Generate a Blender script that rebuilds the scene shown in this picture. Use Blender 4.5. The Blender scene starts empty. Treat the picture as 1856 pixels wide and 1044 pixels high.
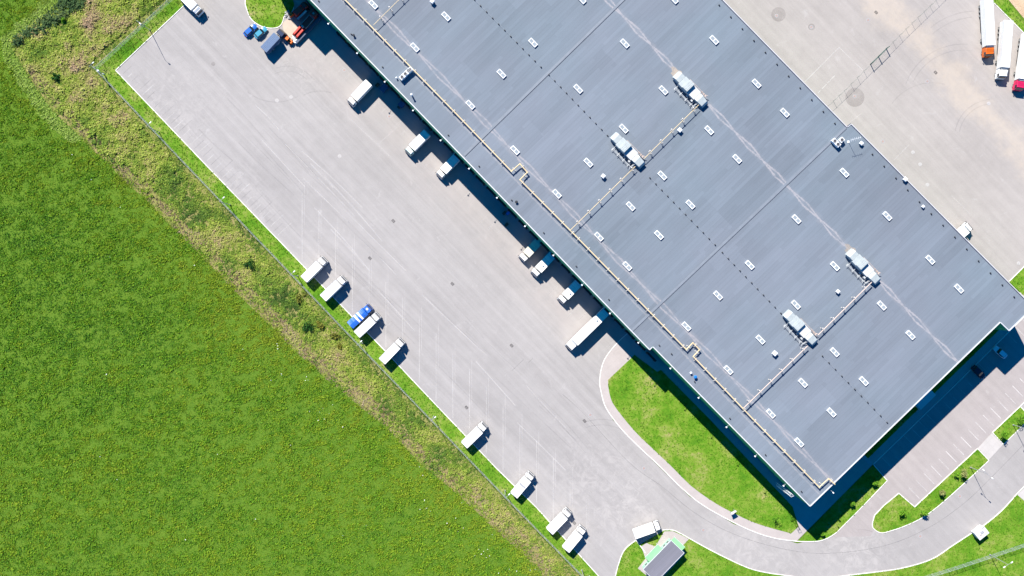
import bpy, bmesh, math, random
import numpy as np
from mathutils import Vector, Matrix

random.seed(7)
rng = np.random.default_rng(11)
scene = bpy.context.scene
COL = scene.collection
PI = math.pi
H = 290.0            # flying height of the drone, metres
S = 0.16             # metres per photo pixel on the ground
CX, CY = 928.0, 522.0
ROOF = 16.0

def W(px, py, z=0.0):
    k = S * (1 - z / H)
    return Vector(((px - CX) * k, -(py - CY) * k, z))
def Wl(pts, z=0.0):
    return [W(p[0], p[1], z).to_2d() for p in pts]
U = Vector((0.695, -0.719, 0)).normalized()      # along the dock wall, towards the lower right of the photo
V = Vector((0.719, 0.695, 0)).normalized()       # across the roof, towards the upper right
ANG_U = math.atan2(U.y, U.x)
ANG_V = math.atan2(V.y, V.x)

# ------------------------------------------------------------------ materials
class NT:
    def __init__(s, name):
        s.m = bpy.data.materials.new(name); s.m.use_nodes = True
        s.t = s.m.node_tree; s.b = s.t.nodes['Principled BSDF']; s._pos = None
    def n(s, typ, **kw):
        x = s.t.nodes.new(typ)
        for k, v in kw.items(): setattr(x, k, v)
        return x
    def l(s, a, b): s.t.links.new(a, b)
    def put(s, sock, v):
        if isinstance(v, (int, float)): sock.default_value = v
        elif isinstance(v, (tuple, list)): sock.default_value = (*v, 1.0) if (len(v) == 3 and sock.type == 'RGBA') else v
        else: s.l(v, sock)
    def math(s, op, a, b=0.0, c=0.0, clamp=False):
        x = s.n('ShaderNodeMath', operation=op, use_clamp=clamp)
        s.put(x.inputs[0], a); s.put(x.inputs[1], b)
        if op in ('SMOOTH_MIN', 'MULTIPLY_ADD', 'WRAP'): s.put(x.inputs[2], c)
        return x.outputs[0]
    def pos(s):
        if s._pos is None: s._pos = s.n('ShaderNodeNewGeometry').outputs['Position']
        return s._pos
    def objc(s): return s.n('ShaderNodeTexCoord').outputs['Object']
    def dot(s, vec, d):
        x = s.n('ShaderNodeVectorMath', operation='DOT_PRODUCT'); s.l(vec, x.inputs[0]); x.inputs[1].default_value = d
        return x.outputs['Value']
    def comb(s, x=0.0, y=0.0, z=0.0):
        c = s.n('ShaderNodeCombineXYZ')
        for i, v in enumerate((x, y, z)): s.put(c.inputs[i], v)
        return c.outputs[0]
    def noise(s, vec, scale, detail=3.0, rough=0.55, dist=0.0):
        x = s.n('ShaderNodeTexNoise'); s.l(vec, x.inputs['Vector'])
        x.inputs['Scale'].default_value = scale; x.inputs['Detail'].default_value = detail
        x.inputs['Roughness'].default_value = rough; x.inputs['Distortion'].default_value = dist
        return x.outputs[0]
    def white(s, vec):
        x = s.n('ShaderNodeTexWhiteNoise'); s.l(vec, x.inputs['Vector']); return x.outputs['Value']
    def rng(s, v, a, b, c=0.0, d=1.0, smooth=False):
        x = s.n('ShaderNodeMapRange'); x.clamp = True
        if smooth: x.interpolation_type = 'SMOOTHSTEP'
        s.put(x.inputs['Value'], v)
        for k, q in zip(('From Min', 'From Max', 'To Min', 'To Max'), (a, b, c, d)): x.inputs[k].default_value = q
        return x.outputs['Result']
    def mix(s, f, a, b, mode='MIX'):
        x = s.n('ShaderNodeMix', data_type='RGBA', blend_type=mode)
        s.put(x.inputs['Factor'], f); s.put(x.inputs['A'], a) if False else None
        s.put(x.inputs[6], a); s.put(x.inputs[7], b)
        return x.outputs[2]
    def scalecol(s, col, f):
        x = s.n('ShaderNodeVectorMath', operation='SCALE'); s.put(x.inputs[0], col if not isinstance(col, (tuple, list)) else tuple(col[:3])); s.put(x.inputs['Scale'], f)
        return x.outputs[0]
    def ramp(s, v, stops):
        x = s.n('ShaderNodeValToRGB'); s.put(x.inputs[0], v)
        e = x.color_ramp.elements
        while len(e) < len(stops): e.new(0.5)
        for i, (p, c) in enumerate(stops): e[i].position = p; e[i].color = (*c, 1)
        return x.outputs[0]
    def bump(s, h, strength=0.3, dist=0.05):
        x = s.n('ShaderNodeBump'); s.l(h, x.inputs['Height']); x.inputs['Strength'].default_value = strength; x.inputs['Distance'].default_value = dist
        s.l(x.outputs[0], s.b.inputs['Normal'])
    def base(s, c): s.put(s.b.inputs['Base Color'], c)
    def fin(s, rough=0.8, metal=0.0, spec=0.3):
        s.b.inputs['Roughness'].default_value = rough; s.b.inputs['Metallic'].default_value = metal
        s.b.inputs['Specular IOR Level'].default_value = spec
        return s.m

def paint(name, col, rough=0.45, var=0.10, scale=1.2, metal=0.0, spec=0.4, dirt=None):
    t = NT(name); oc = t.objc()
    f = t.rng(t.noise(oc, scale, 4), 0.3, 0.7, 1 - var, 1 + var * 0.4)
    c = t.scalecol(col, f)
    if dirt:
        d = t.rng(t.noise(oc, scale * 2.3, 6, 0.65), 0.5, 0.75, 0.0, 0.5)
        c = t.mix(d, c, dirt)
    t.base(c)
    return t.fin(rough, metal, spec)

M = {}
M['truck_white'] = paint('truck_white', (0.78, 0.78, 0.77), 0.4, 0.08, 0.8, dirt=(0.62, 0.60, 0.56))
M['cab_white'] = paint('cab_white', (0.80, 0.80, 0.79), 0.3, 0.06)
M['truck_cream'] = paint('truck_cream', (0.62, 0.57, 0.44), 0.5, 0.12, dirt=(0.5, 0.46, 0.36))
M['tarp_blue'] = paint('tarp_blue', (0.015, 0.12, 0.52), 0.5, 0.2, 1.5)
M['tarp_white'] = paint('tarp_white', (0.75, 0.77, 0.8), 0.5)
M['slate_blue'] = paint('slate_blue', (0.055, 0.105, 0.21), 0.45, 0.15, 2)
M['rib_blue'] = paint('rib_blue', (0.09, 0.155, 0.28), 0.45, 0.1)
M['navy'] = paint('navy', (0.012, 0.025, 0.07), 0.3)
M['orange_paint'] = paint('orange_paint', (0.68, 0.14, 0.015), 0.35, 0.15)
M['red_paint'] = paint('red_paint', (0.52, 0.045, 0.03), 0.4, 0.2)
M['crimson_paint'] = paint('crimson_paint', (0.62, 0.02, 0.10), 0.3, 0.1)
M['car_blue'] = paint('car_blue', (0.01, 0.10, 0.38), 0.25, 0.05, spec=0.6)
M['car_teal'] = paint('car_teal', (0.04, 0.24, 0.36), 0.25, 0.05, spec=0.6)
M['car_silver'] = paint('car_silver', (0.66, 0.70, 0.74), 0.25, 0.05, spec=0.6)
M['car_dark'] = paint('car_dark', (0.012, 0.014, 0.03), 0.25, 0.05, spec=0.6)
M['rubber'] = paint('rubber', (0.02, 0.02, 0.02), 0.85)
M['dark_metal'] = paint('dark_metal', (0.035, 0.037, 0.042), 0.6)
M['grey_metal'] = paint('grey_metal', (0.30, 0.31, 0.33), 0.5, 0.15)
M['galv'] = paint('galvanised_steel', (0.40, 0.42, 0.43), 0.45, 0.15, 2.0)
M['fan_white'] = paint('fan_white', (0.46, 0.47, 0.47), 0.45, 0.1)
M['rail_grey'] = paint('rail_grey', (0.22, 0.22, 0.23), 0.5, 0.1)
M['white_metal'] = paint('white_metal', (0.74, 0.75, 0.75), 0.45, 0.08)
M['support'] = paint('support_steel', (0.55, 0.52, 0.48), 0.5, 0.1)
M['unit_metal'] = paint('unit_metal', (0.35, 0.39, 0.395), 0.5, 0.14, 1.0, dirt=(0.27, 0.29, 0.30))
M['lamp_dark'] = paint('lamp_dark', (0.018, 0.02, 0.026), 0.6)
M['pipe_yellow'] = paint('pipe_yellow', (0.60, 0.47, 0.27), 0.5, 0.15, 0.5)
M['pipe_pale'] = paint('pipe_pale', (0.46, 0.37, 0.32), 0.5, 0.12, 0.5)
M['headlight'] = paint('headlight_glass', (0.75, 0.75, 0.72), 0.1, 0.0, spec=0.8)
M['tail'] = paint('tail_light', (0.45, 0.02, 0.02), 0.2)
M['coping'] = paint('coping_white', (0.52, 0.53, 0.55), 0.4, 0.08, 0.3)
M['coping_dark'] = paint('coping_dark', (0.06, 0.065, 0.10), 0.5)
M['fan_dark'] = paint('fan_dark', (0.08, 0.08, 0.09), 0.6)
M['blue_cap'] = paint('blue_cap', (0.01, 0.16, 0.5), 0.4)
M['canopy_green'] = paint('canopy_green', (0.22, 0.50, 0.25), 0.4, 0.08)
M['wood'] = paint('bark', (0.12, 0.085, 0.055), 0.9, 0.25, 6)
M['concrete_wall'] = paint('concrete_wall', (0.38, 0.38, 0.39), 0.8, 0.15, 0.8, dirt=(0.28, 0.27, 0.26))
M['wall_shade_tint'] = paint('wall_shade_tint', (0.085, 0.11, 0.16), 0.8, 0.15, 0.8)  # shade on the retaining wall is put into this dark blue grey
M['mesh_wire'] = paint('mesh_wire', (0.36, 0.43, 0.40), 0.5, 0.1)
M['mesh_green'] = paint('mesh_green', (0.03, 0.10, 0.08), 0.5, 0.1)
M['sand_slab'] = paint('sand_slab', (0.44, 0.36, 0.29), 0.9, 0.15, 0.4, dirt=(0.36, 0.31, 0.27))

def glass(name, col=(0.015, 0.02, 0.03)):
    t = NT(name); t.base(col); return t.fin(0.08, 0.0, 0.7)
M['glass'] = glass('dark_glass')
M['pane'] = paint('skylight_pane', (0.27, 0.31, 0.34), 0.2, 0.2, 0.9, spec=0.6)

def ground_uv(t):
    p = t.pos(); return p, t.dot(p, U), t.dot(p, V)

def asphalt(name, col, tan=None, sand=False, streak=0.10, fine=0.10, worn_at=()):
    t = NT(name); p, u, v = ground_uv(t)
    st = t.noise(t.comb(t.math('MULTIPLY', u, 0.016), t.math('MULTIPLY', v, 0.42)), 1.0, 5, 0.62)
    st2 = t.noise(t.comb(t.math('MULTIPLY', u, 0.05), t.math('MULTIPLY', v, 1.6), 3.3), 1.0, 4, 0.6)
    big = t.noise(p, 0.035, 4, 0.6)
    mid = t.noise(p, 0.35, 5, 0.65)
    fin = t.noise(p, 5.0, 3, 0.7)
    f = t.math('ADD', t.rng(st, 0.3, 0.7, -streak, streak), t.rng(st2, 0.35, 0.7, -streak * 0.4, streak * 0.5))
    f = t.math('ADD', f, t.rng(big, 0.3, 0.7, -0.07, 0.07))
    f = t.math('ADD', f, t.rng(mid, 0.3, 0.7, -0.045, 0.045))
    f = t.math('ADD', f, t.rng(fin, 0.25, 0.75, -fine, fine))
    c = t.scalecol(col, t.math('ADD', f, 1.0))
    # oil drips and small repairs
    sp = t.noise(p, 0.55, 6, 0.7)
    c = t.mix(t.rng(sp, 0.70, 0.80, 0, 0.14), c, (0.18, 0.175, 0.17))
    pale = t.noise(p, 0.22, 7, 0.75, 0.6)
    c = t.mix(t.rng(pale, 0.60, 0.74, 0, 0.55), c, (0.40, 0.385, 0.38))
    for (wx, wy, rad) in worn_at:
        q = W(wx, wy); dv = t.n('ShaderNodeVectorMath', operation='DISTANCE'); t.l(p, dv.inputs[0]); dv.inputs[1].default_value = q
        mk = t.math('MULTIPLY', t.rng(dv.outputs['Value'], rad * .2, rad, 1.0, 0.0, True), t.rng(t.noise(p, 0.32, 8, 0.78, 1.2), 0.47, 0.64, 0.0, 0.55))
        c = t.mix(mk, c, (0.37, 0.35, 0.34))
    if tan:
        v0, v1 = tan
        m = t.math('MULTIPLY', t.rng(v, v0 - 4, v0 + 6, 0, 1, True), t.rng(t.noise(p, 0.09, 6, 0.7), 0.36, 0.6, 0.15, 1.0))
        m = t.math('MULTIPLY', m, t.rng(u, 20, 36, 1, 0, True))
        c = t.mix(t.math('MULTIPLY', m, 0.5), c, (0.34, 0.305, 0.290))
    if sand:
        a = W(1590, 0); b = W(1800, 215); d = (b - a).normalized(); nn = Vector((-d.y, d.x, 0))
        dist = t.math('ABSOLUTE', t.math('SUBTRACT', t.dot(p, nn), nn.dot(a)))
        dn = t.math('ADD', dist, t.rng(t.noise(p, 0.08, 6, 0.7), 0.25, 0.75, -5.0, 5.0))
        m = t.rng(dn, 0.5, 6.5, 0.85, 0.0, True)
        m = t.math('MULTIPLY', m, t.rng(t.noise(p, 0.6, 6, 0.7), 0.3, 0.6, 0.55, 1.0))
        c = t.mix(t.math('MULTIPLY', m, 0.62), c, (0.43, 0.365, 0.30))
    t.base(c)
    t.bump(fin, 0.25, 0.03)
    return t.fin(0.9, 0, 0.15)

wallSW_v = V.dot(W(1177.3, 634.4, ROOF))
M['yard'] = asphalt('yard_asphalt', (0.281, 0.268, 0.264), tan=(wallSW_v - 15, 0), streak=0.085, worn_at=((1085, 885, 24), (1150, 925, 13), (300, 210, 22), (420, 380, 20), (560, 110, 14)))
M['road'] = asphalt('road_asphalt', (0.279, 0.266, 0.262), streak=0.06, worn_at=((1320, 985, 16), (1400, 1015, 16), (1560, 1020, 18), (1540, 985, 12), (1180, 945, 12)))
M['lot'] = asphalt('lot_asphalt', (0.292, 0.266, 0.262), streak=0.06, worn_at=())
M['service'] = asphalt('service_asphalt', (0.298, 0.275, 0.262), sand=True, streak=0.06)

def concrete(name, col):
    t = NT(name); p, u, v = ground_uv(t)
    f = t.math('ADD', t.rng(t.noise(p, 0.3, 5, 0.65), 0.3, 0.7, 0.92, 1.06), t.rng(t.noise(p, 6, 3), 0.3, 0.7, -0.05, 0.05))
    joint = t.math('MINIMUM', t.math('PINGPONG', u, 1.0), t.math('PINGPONG', v, 1.0))
    c = t.mix(t.rng(joint, 0.0, 0.05, 0.25, 0.0), t.scalecol(col, f), (0.2, 0.19, 0.18))
    t.base(c); return t.fin(0.9, 0, 0.2)
M['walk'] = concrete('walkway_paving', (0.36, 0.325, 0.315))
M['kerb'] = paint('kerb_stone', (0.68, 0.66, 0.63), 0.85, 0.12, 0.5)
M['pad'] = concrete('pad_paving', (0.40, 0.38, 0.37))

def soil_like(name, stops, s1=0.25, s2=2.5, bump=0.5):
    t = NT(name); p = t.pos()
    a = t.noise(p, s1, 6, 0.62); b = t.noise(p, s2, 5, 0.7)
    m = t.math('ADD', t.math('MULTIPLY', a, 0.6), t.math('MULTIPLY', b, 0.4))
    t.base(t.ramp(m, stops)); t.bump(b, bump, 0.25)
    return t.fin(0.95, 0, 0.1)
M['meadow'] = soil_like('meadow_ground', [(0.30, (0.066, 0.136, 0.014)), (0.45, (0.080, 0.156, 0.015)), (0.55, (0.094, 0.168, 0.016)), (0.70, (0.115, 0.175, 0.02))], 0.5, 2.5, 0.9)
M['verge'] = soil_like('verge_ground', [(0.3, (0.10, 0.12, 0.03)), (0.45, (0.18, 0.20, 0.05)), (0.6, (0.25, 0.21, 0.09)), (0.75, (0.28, 0.22, 0.12))], 0.22, 2.2, 0.9)
M['dry'] = soil_like('dry_ground', [(0.3, (0.14, 0.12, 0.045)), (0.45, (0.23, 0.175, 0.10)), (0.6, (0.31, 0.235, 0.15)), (0.75, (0.36, 0.29, 0.19))], 0.2, 2.4, 0.9)
M['lawn'] = soil_like('lawn_ground', [(0.36, (0.050, 0.150, 0.008)), (0.46, (0.088, 0.195, 0.012)), (0.54, (0.145, 0.225, 0.028)), (0.60, (0.20, 0.235, 0.06)), (0.66, (0.30, 0.25, 0.12))], 0.14, 0.9, 0.6)
M['sandy'] = soil_like('sandy_soil', [(0.3, (0.32, 0.22, 0.13)), (0.5, (0.46, 0.34, 0.23)), (0.7, (0.52, 0.41, 0.30))], 0.3, 3, 0.9)

def leafy(name, stops, patch=0.08, patchcol=None, transl=0.25, amp=(-0.02, 0.40)):
    t = NT(name); p = t.pos()
    at = t.n('ShaderNodeAttribute', attribute_name='tone')
    pn = t.noise(p, patch, 5, 0.6)
    m = t.math('ADD', t.math('MULTIPLY', at.outputs['Fac'], 0.62), t.rng(pn, 0.28, 0.72, amp[0], amp[1]))
    c = t.ramp(m, stops)
    t.base(c)
    tr = t.n('ShaderNodeBsdfTranslucent'); t.l(c, tr.inputs[0])
    mx = t.n('ShaderNodeMixShader'); mx.inputs[0].default_value = transl
    t.l(t.b.outputs[0], mx.inputs[1]); t.l(tr.outputs[0], mx.inputs[2])
    out = [n for n in t.t.nodes if n.type == 'OUTPUT_MATERIAL'][0]
    t.l(mx.outputs[0], out.inputs['Surface'])
    return t.fin(0.75, 0, 0.2)
M['grass'] = leafy('meadow_blades', [(0.03, (0.040, 0.115, 0.022)), (0.28, (0.082, 0.215, 0.020)), (0.5, (0.125, 0.285, 0.016)), (0.75, (0.225, 0.330, 0.018)), (0.97, (0.29, 0.30, 0.045))], 0.05, amp=(0.13, 0.27))
M['lawn_blade'] = leafy('lawn_blades', [(0.05, (0.040, 0.15, 0.006)), (0.35, (0.080, 0.215, 0.008)), (0.58, (0.150, 0.255, 0.020)), (0.78, (0.235, 0.285, 0.055)), (0.97, (0.36, 0.30, 0.13))], 0.12)
M['pale_blade'] = leafy('pale_blades', [(0.05, (0.12, 0.24, 0.03)), (0.5, (0.30, 0.44, 0.07)), (0.95, (0.50, 0.58, 0.20))], 0.2, amp=(0.0, 0.3))
M['weed'] = leafy('weed_leaves', [(0.04, (0.045, 0.095, 0.018)), (0.16, (0.09, 0.175, 0.024)), (0.30, (0.17, 0.27, 0.030)), (0.46, (0.30, 0.37, 0.055)), (0.60, (0.37, 0.37, 0.11)), (0.76, (0.36, 0.27, 0.15)), (0.95, (0.42, 0.29, 0.20))], 0.12)
M['dry_weed'] = leafy('dry_stalks', [(0.05, (0.12, 0.09, 0.05)), (0.35, (0.29, 0.215, 0.13)), (0.65, (0.42, 0.32, 0.21)), (0.95, (0.46, 0.42, 0.26))], 0.15)
M['reed'] = leafy('dark_reeds', [(0.05, (0.022, 0.055, 0.020)), (0.5, (0.06, 0.115, 0.035)), (0.95, (0.13, 0.17, 0.06))], 0.15)
M['bush'] = leafy('bush_leaves', [(0.05, (0.015, 0.06, 0.012)), (0.5, (0.035, 0.125, 0.02)), (0.95, (0.09, 0.20, 0.03))], 0.4)
M['bush_olive'] = leafy('olive_leaves', [(0.05, (0.07, 0.10, 0.015)), (0.5, (0.20, 0.22, 0.035)), (0.95, (0.42, 0.32, 0.05))], 0.4)
M['tree_green'] = leafy('young_leaves', [(0.05, (0.06, 0.19, 0.012)), (0.5, (0.15, 0.34, 0.02)), (0.95, (0.34, 0.48, 0.03))], 0.6)
M['tree_pink'] = leafy('pink_leaves', [(0.05, (0.14, 0.17, 0.05)), (0.5, (0.34, 0.36, 0.12)), (0.95, (0.52, 0.44, 0.28))], 0.6)
M['petal'] = paint('flower_white', (0.8, 0.8, 0.78), 0.7)

def line_paint(name, keep, col=(0.72, 0.71, 0.70)):
    t = NT(name); p = t.pos()
    t.base(col); t.fin(0.8, 0, 0.2)
    f = t.math('ADD', t.math('MULTIPLY', t.noise(p, 0.25, 3), 0.55), t.math('MULTIPLY', t.noise(p, 2.2, 5, 0.7), 0.45))
    f = t.rng(f, 0.66 - keep * 0.45, 0.80 - keep * 0.38, 1, 0.05)
    tr = t.n('ShaderNodeBsdfTransparent'); mx = t.n('ShaderNodeMixShader')
    t.l(f, mx.inputs[0]); t.l(tr.outputs[0], mx.inputs[1]); t.l(t.b.outputs[0], mx.inputs[2])
    # worn paint: factor one keeps the paint, zero shows the asphalt
    f2 = t.math('SUBTRACT', 1.0, f); t.l(t.math('SUBTRACT', 1.0, f2), mx.inputs[0])
    out = [n for n in t.t.nodes if n.type == 'OUTPUT_MATERIAL'][0]
    t.l(mx.outputs[0], out.inputs['Surface'])
    return t.m
def worn(name, opac, col):
    t = NT(name); p = t.pos()
    t.base(col); t.fin(0.85, 0, 0.2)
    f = t.rng(t.math('ADD', t.math('MULTIPLY', t.noise(p, 0.2, 3), 0.6), t.math('MULTIPLY', t.noise(p, 2.4, 5, 0.7), 0.4)), 0.36, 0.60, opac * 0.25, opac)
    tr = t.n('ShaderNodeBsdfTransparent'); mx = t.n('ShaderNodeMixShader')
    t.l(f, mx.inputs[0]); t.l(tr.outputs[0], mx.inputs[1]); t.l(t.b.outputs[0], mx.inputs[2])
    out = [n for n in t.t.nodes if n.type == 'OUTPUT_MATERIAL'][0]
    t.l(mx.outputs[0], out.inputs['Surface'])
    return t.m
M['line'] = worn('line_paint', 0.62, (0.60, 0.585, 0.57))
M['bay_line'] = worn('bay_line_paint', 0.9, (0.62, 0.60, 0.59))
M['line_faint'] = worn('faint_line_paint', 0.40, (0.66, 0.64, 0.63))
M['tyre_mark'] = worn('tyre_marks', 0.11, (0.10, 0.098, 0.11))
M['seam'] = worn('asphalt_seam', 0.32, (0.12, 0.118, 0.125))
M['patch'] = worn('asphalt_patch', 0.32, (0.25, 0.222, 0.212))
M['drain'] = paint('drain_iron', (0.07, 0.06, 0.06), 0.7)
M['manhole_red'] = paint('manhole_rust', (0.33, 0.255, 0.235), 0.8, 0.2, 3)
M['manhole_pale'] = paint('manhole_pale', (0.37, 0.355, 0.35), 0.8, 0.1, 3)

def wall_mat(name, col, rib=0.35):
    t = NT(name); p, u, v = ground_uv(t)
    a = t.math('ADD', u, v)
    r = t.rng(t.math('PINGPONG', a, rib), 0, rib, 0.85, 1.05)
    n = t.rng(t.noise(p, 0.4, 4), 0.3, 0.7, 0.9, 1.06)
    t.base(t.scalecol(col, t.math('MULTIPLY', r, n))); return t.fin(0.45, 0, 0.4)
M['wall_green'] = wall_mat('wall_green', (0.03, 0.36, 0.17))
M['plinth'] = wall_mat('plinth_dark', (0.05, 0.11, 0.11))
M['house_green'] = wall_mat('house_green', (0.30, 0.62, 0.42))

def roof_material(name, col, valleys=(), strip=1.0, seg=9.0):
    t = NT(name); p, u, v = ground_uv(t)
    c1 = t.math('FLOOR', t.math('DIVIDE', u, strip))
    r1 = t.white(t.comb(c1, 0.0, 4.0))
    c2 = t.math('FLOOR', t.math('ADD', t.math('DIVIDE', v, seg), t.math('MULTIPLY', r1, 9.0)))
    r2 = t.white(t.comb(c1, c2, 1.0))
    c3 = t.math('FLOOR', t.math('ADD', t.math('DIVIDE', v, seg * 3.1), t.math('MULTIPLY', t.white(t.comb(t.math('FLOOR', t.math('DIVIDE', u, strip * 6)), 2.0, 2.0)), 5.0)))
    r3 = t.white(t.comb(t.math('FLOOR', t.math('DIVIDE', u, strip * 6)), c3, 6.0))
    stripe = t.noise(t.comb(t.math('MULTIPLY', u, 1.5), t.math('MULTIPLY', v, 0.035)), 1.0, 4, 0.65)
    big = t.noise(p, 0.022, 4, 0.6); fin = t.noise(p, 4.0, 4, 0.7)
    f = t.math('ADD', t.rng(r2, 0, 1, -0.048, 0.048), t.rng(r3, 0, 1, -0.06, 0.06))
    f = t.math('ADD', f, t.rng(stripe, 0.3, 0.7, -0.045, 0.045))
    f = t.math('ADD', f, t.rng(big, 0.3, 0.7, -0.09, 0.09))
    f = t.math('ADD', f, t.rng(fin, 0.3, 0.7, -0.05, 0.05))
    seam = t.math('PINGPONG', u, strip * 0.5)
    f = t.math('SUBTRACT', f, t.rng(seam, 0.0, 0.07, 0.10, 0.0))
    c = t.scalecol(col, t.math('ADD', f, 1.0))
    c = t.mix(t.rng(t.noise(p, 0.03, 3), 0.35, 0.65, 0.0, 1.0), c, t.scalecol((1.06, 0.985, 0.99), 1.0), 'MULTIPLY')
    for (v0, u0, per, amp, wdt, strength, tint) in valleys:
        dv = t.math('ABSOLUTE', t.math('SUBTRACT', v, v0))
        tri = t.math('MULTIPLY', t.math('PINGPONG', t.math('SUBTRACT', u, u0), per / 2), amp / (per / 2))
        e = t.math('ABSOLUTE', t.math('SUBTRACT', dv, tri))
        e = t.math('ADD', e, t.rng(t.noise(p, 1.3, 5, 0.7), 0.3, 0.7, -0.18, 0.18))
        ln = t.rng(e, wdt * 0.4, wdt, 1.0, 0.0, True)
        ln = t.math('MULTIPLY', ln, t.rng(t.noise(p, 0.5, 5, 0.7), 0.35, 0.55, 0.25, 1.0))
        c = t.mix(t.math('MULTIPLY', ln, strength), c, tint)
        halo = t.math('MULTIPLY', t.rng(dv, amp * 0.7, amp * 2.2, 1.0, 0.0, True), t.rng(t.noise(p, 0.35, 5, 0.7), 0.4, 0.65, 0.0, 0.30))
        c = t.mix(halo, c, (0.25, 0.245, 0.26))
    t.base(c); t.bump(stripe, 0.15, 0.05)
    return t.fin(0.75, 0, 0.25)
v_ridge = V.dot(W(1430, 340, ROOF)); u_ridge = U.dot(W(1325, 246.5, ROOF))
v_val = V.dot(W(1100, 462, ROOF) + (0, 0, 0)) if False else V.dot(W(1072, 444, ROOF))
u_val = U.dot(W(1071, 441, ROOF))
v_pipe = V.dot(W(1085, 470.5, ROOF))
M['roof'] = roof_material('roof_membrane', (0.131, 0.163, 0.196), [
    (v_ridge, u_ridge, 11.05, 0.62, 0.30, 0.55, (0.36, 0.335, 0.345)),
    (V.dot(W(1078.5, 449, ROOF)) + 2.2, u_val, 17.6, 0.7, 0.30, 0.50, (0.34, 0.315, 0.325)),
    (v_pipe - 1.2, 0.0, 300.0, 0.01, 0.30, 0.35, (0.33, 0.31, 0.31))])
M['roof_grey'] = roof_material('small_roof', (0.155, 0.165, 0.195), (), 0.5, 30)
M['joint'] = paint('joint_flashing', (0.165, 0.19, 0.225), 0.6, 0.12, 0.6)
M['joint_lip'] = paint('joint_lip', (0.10, 0.115, 0.15), 0.6)
M['rust_patch'] = worn('pale_grit', 0.75, (0.42, 0.36, 0.30))

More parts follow.
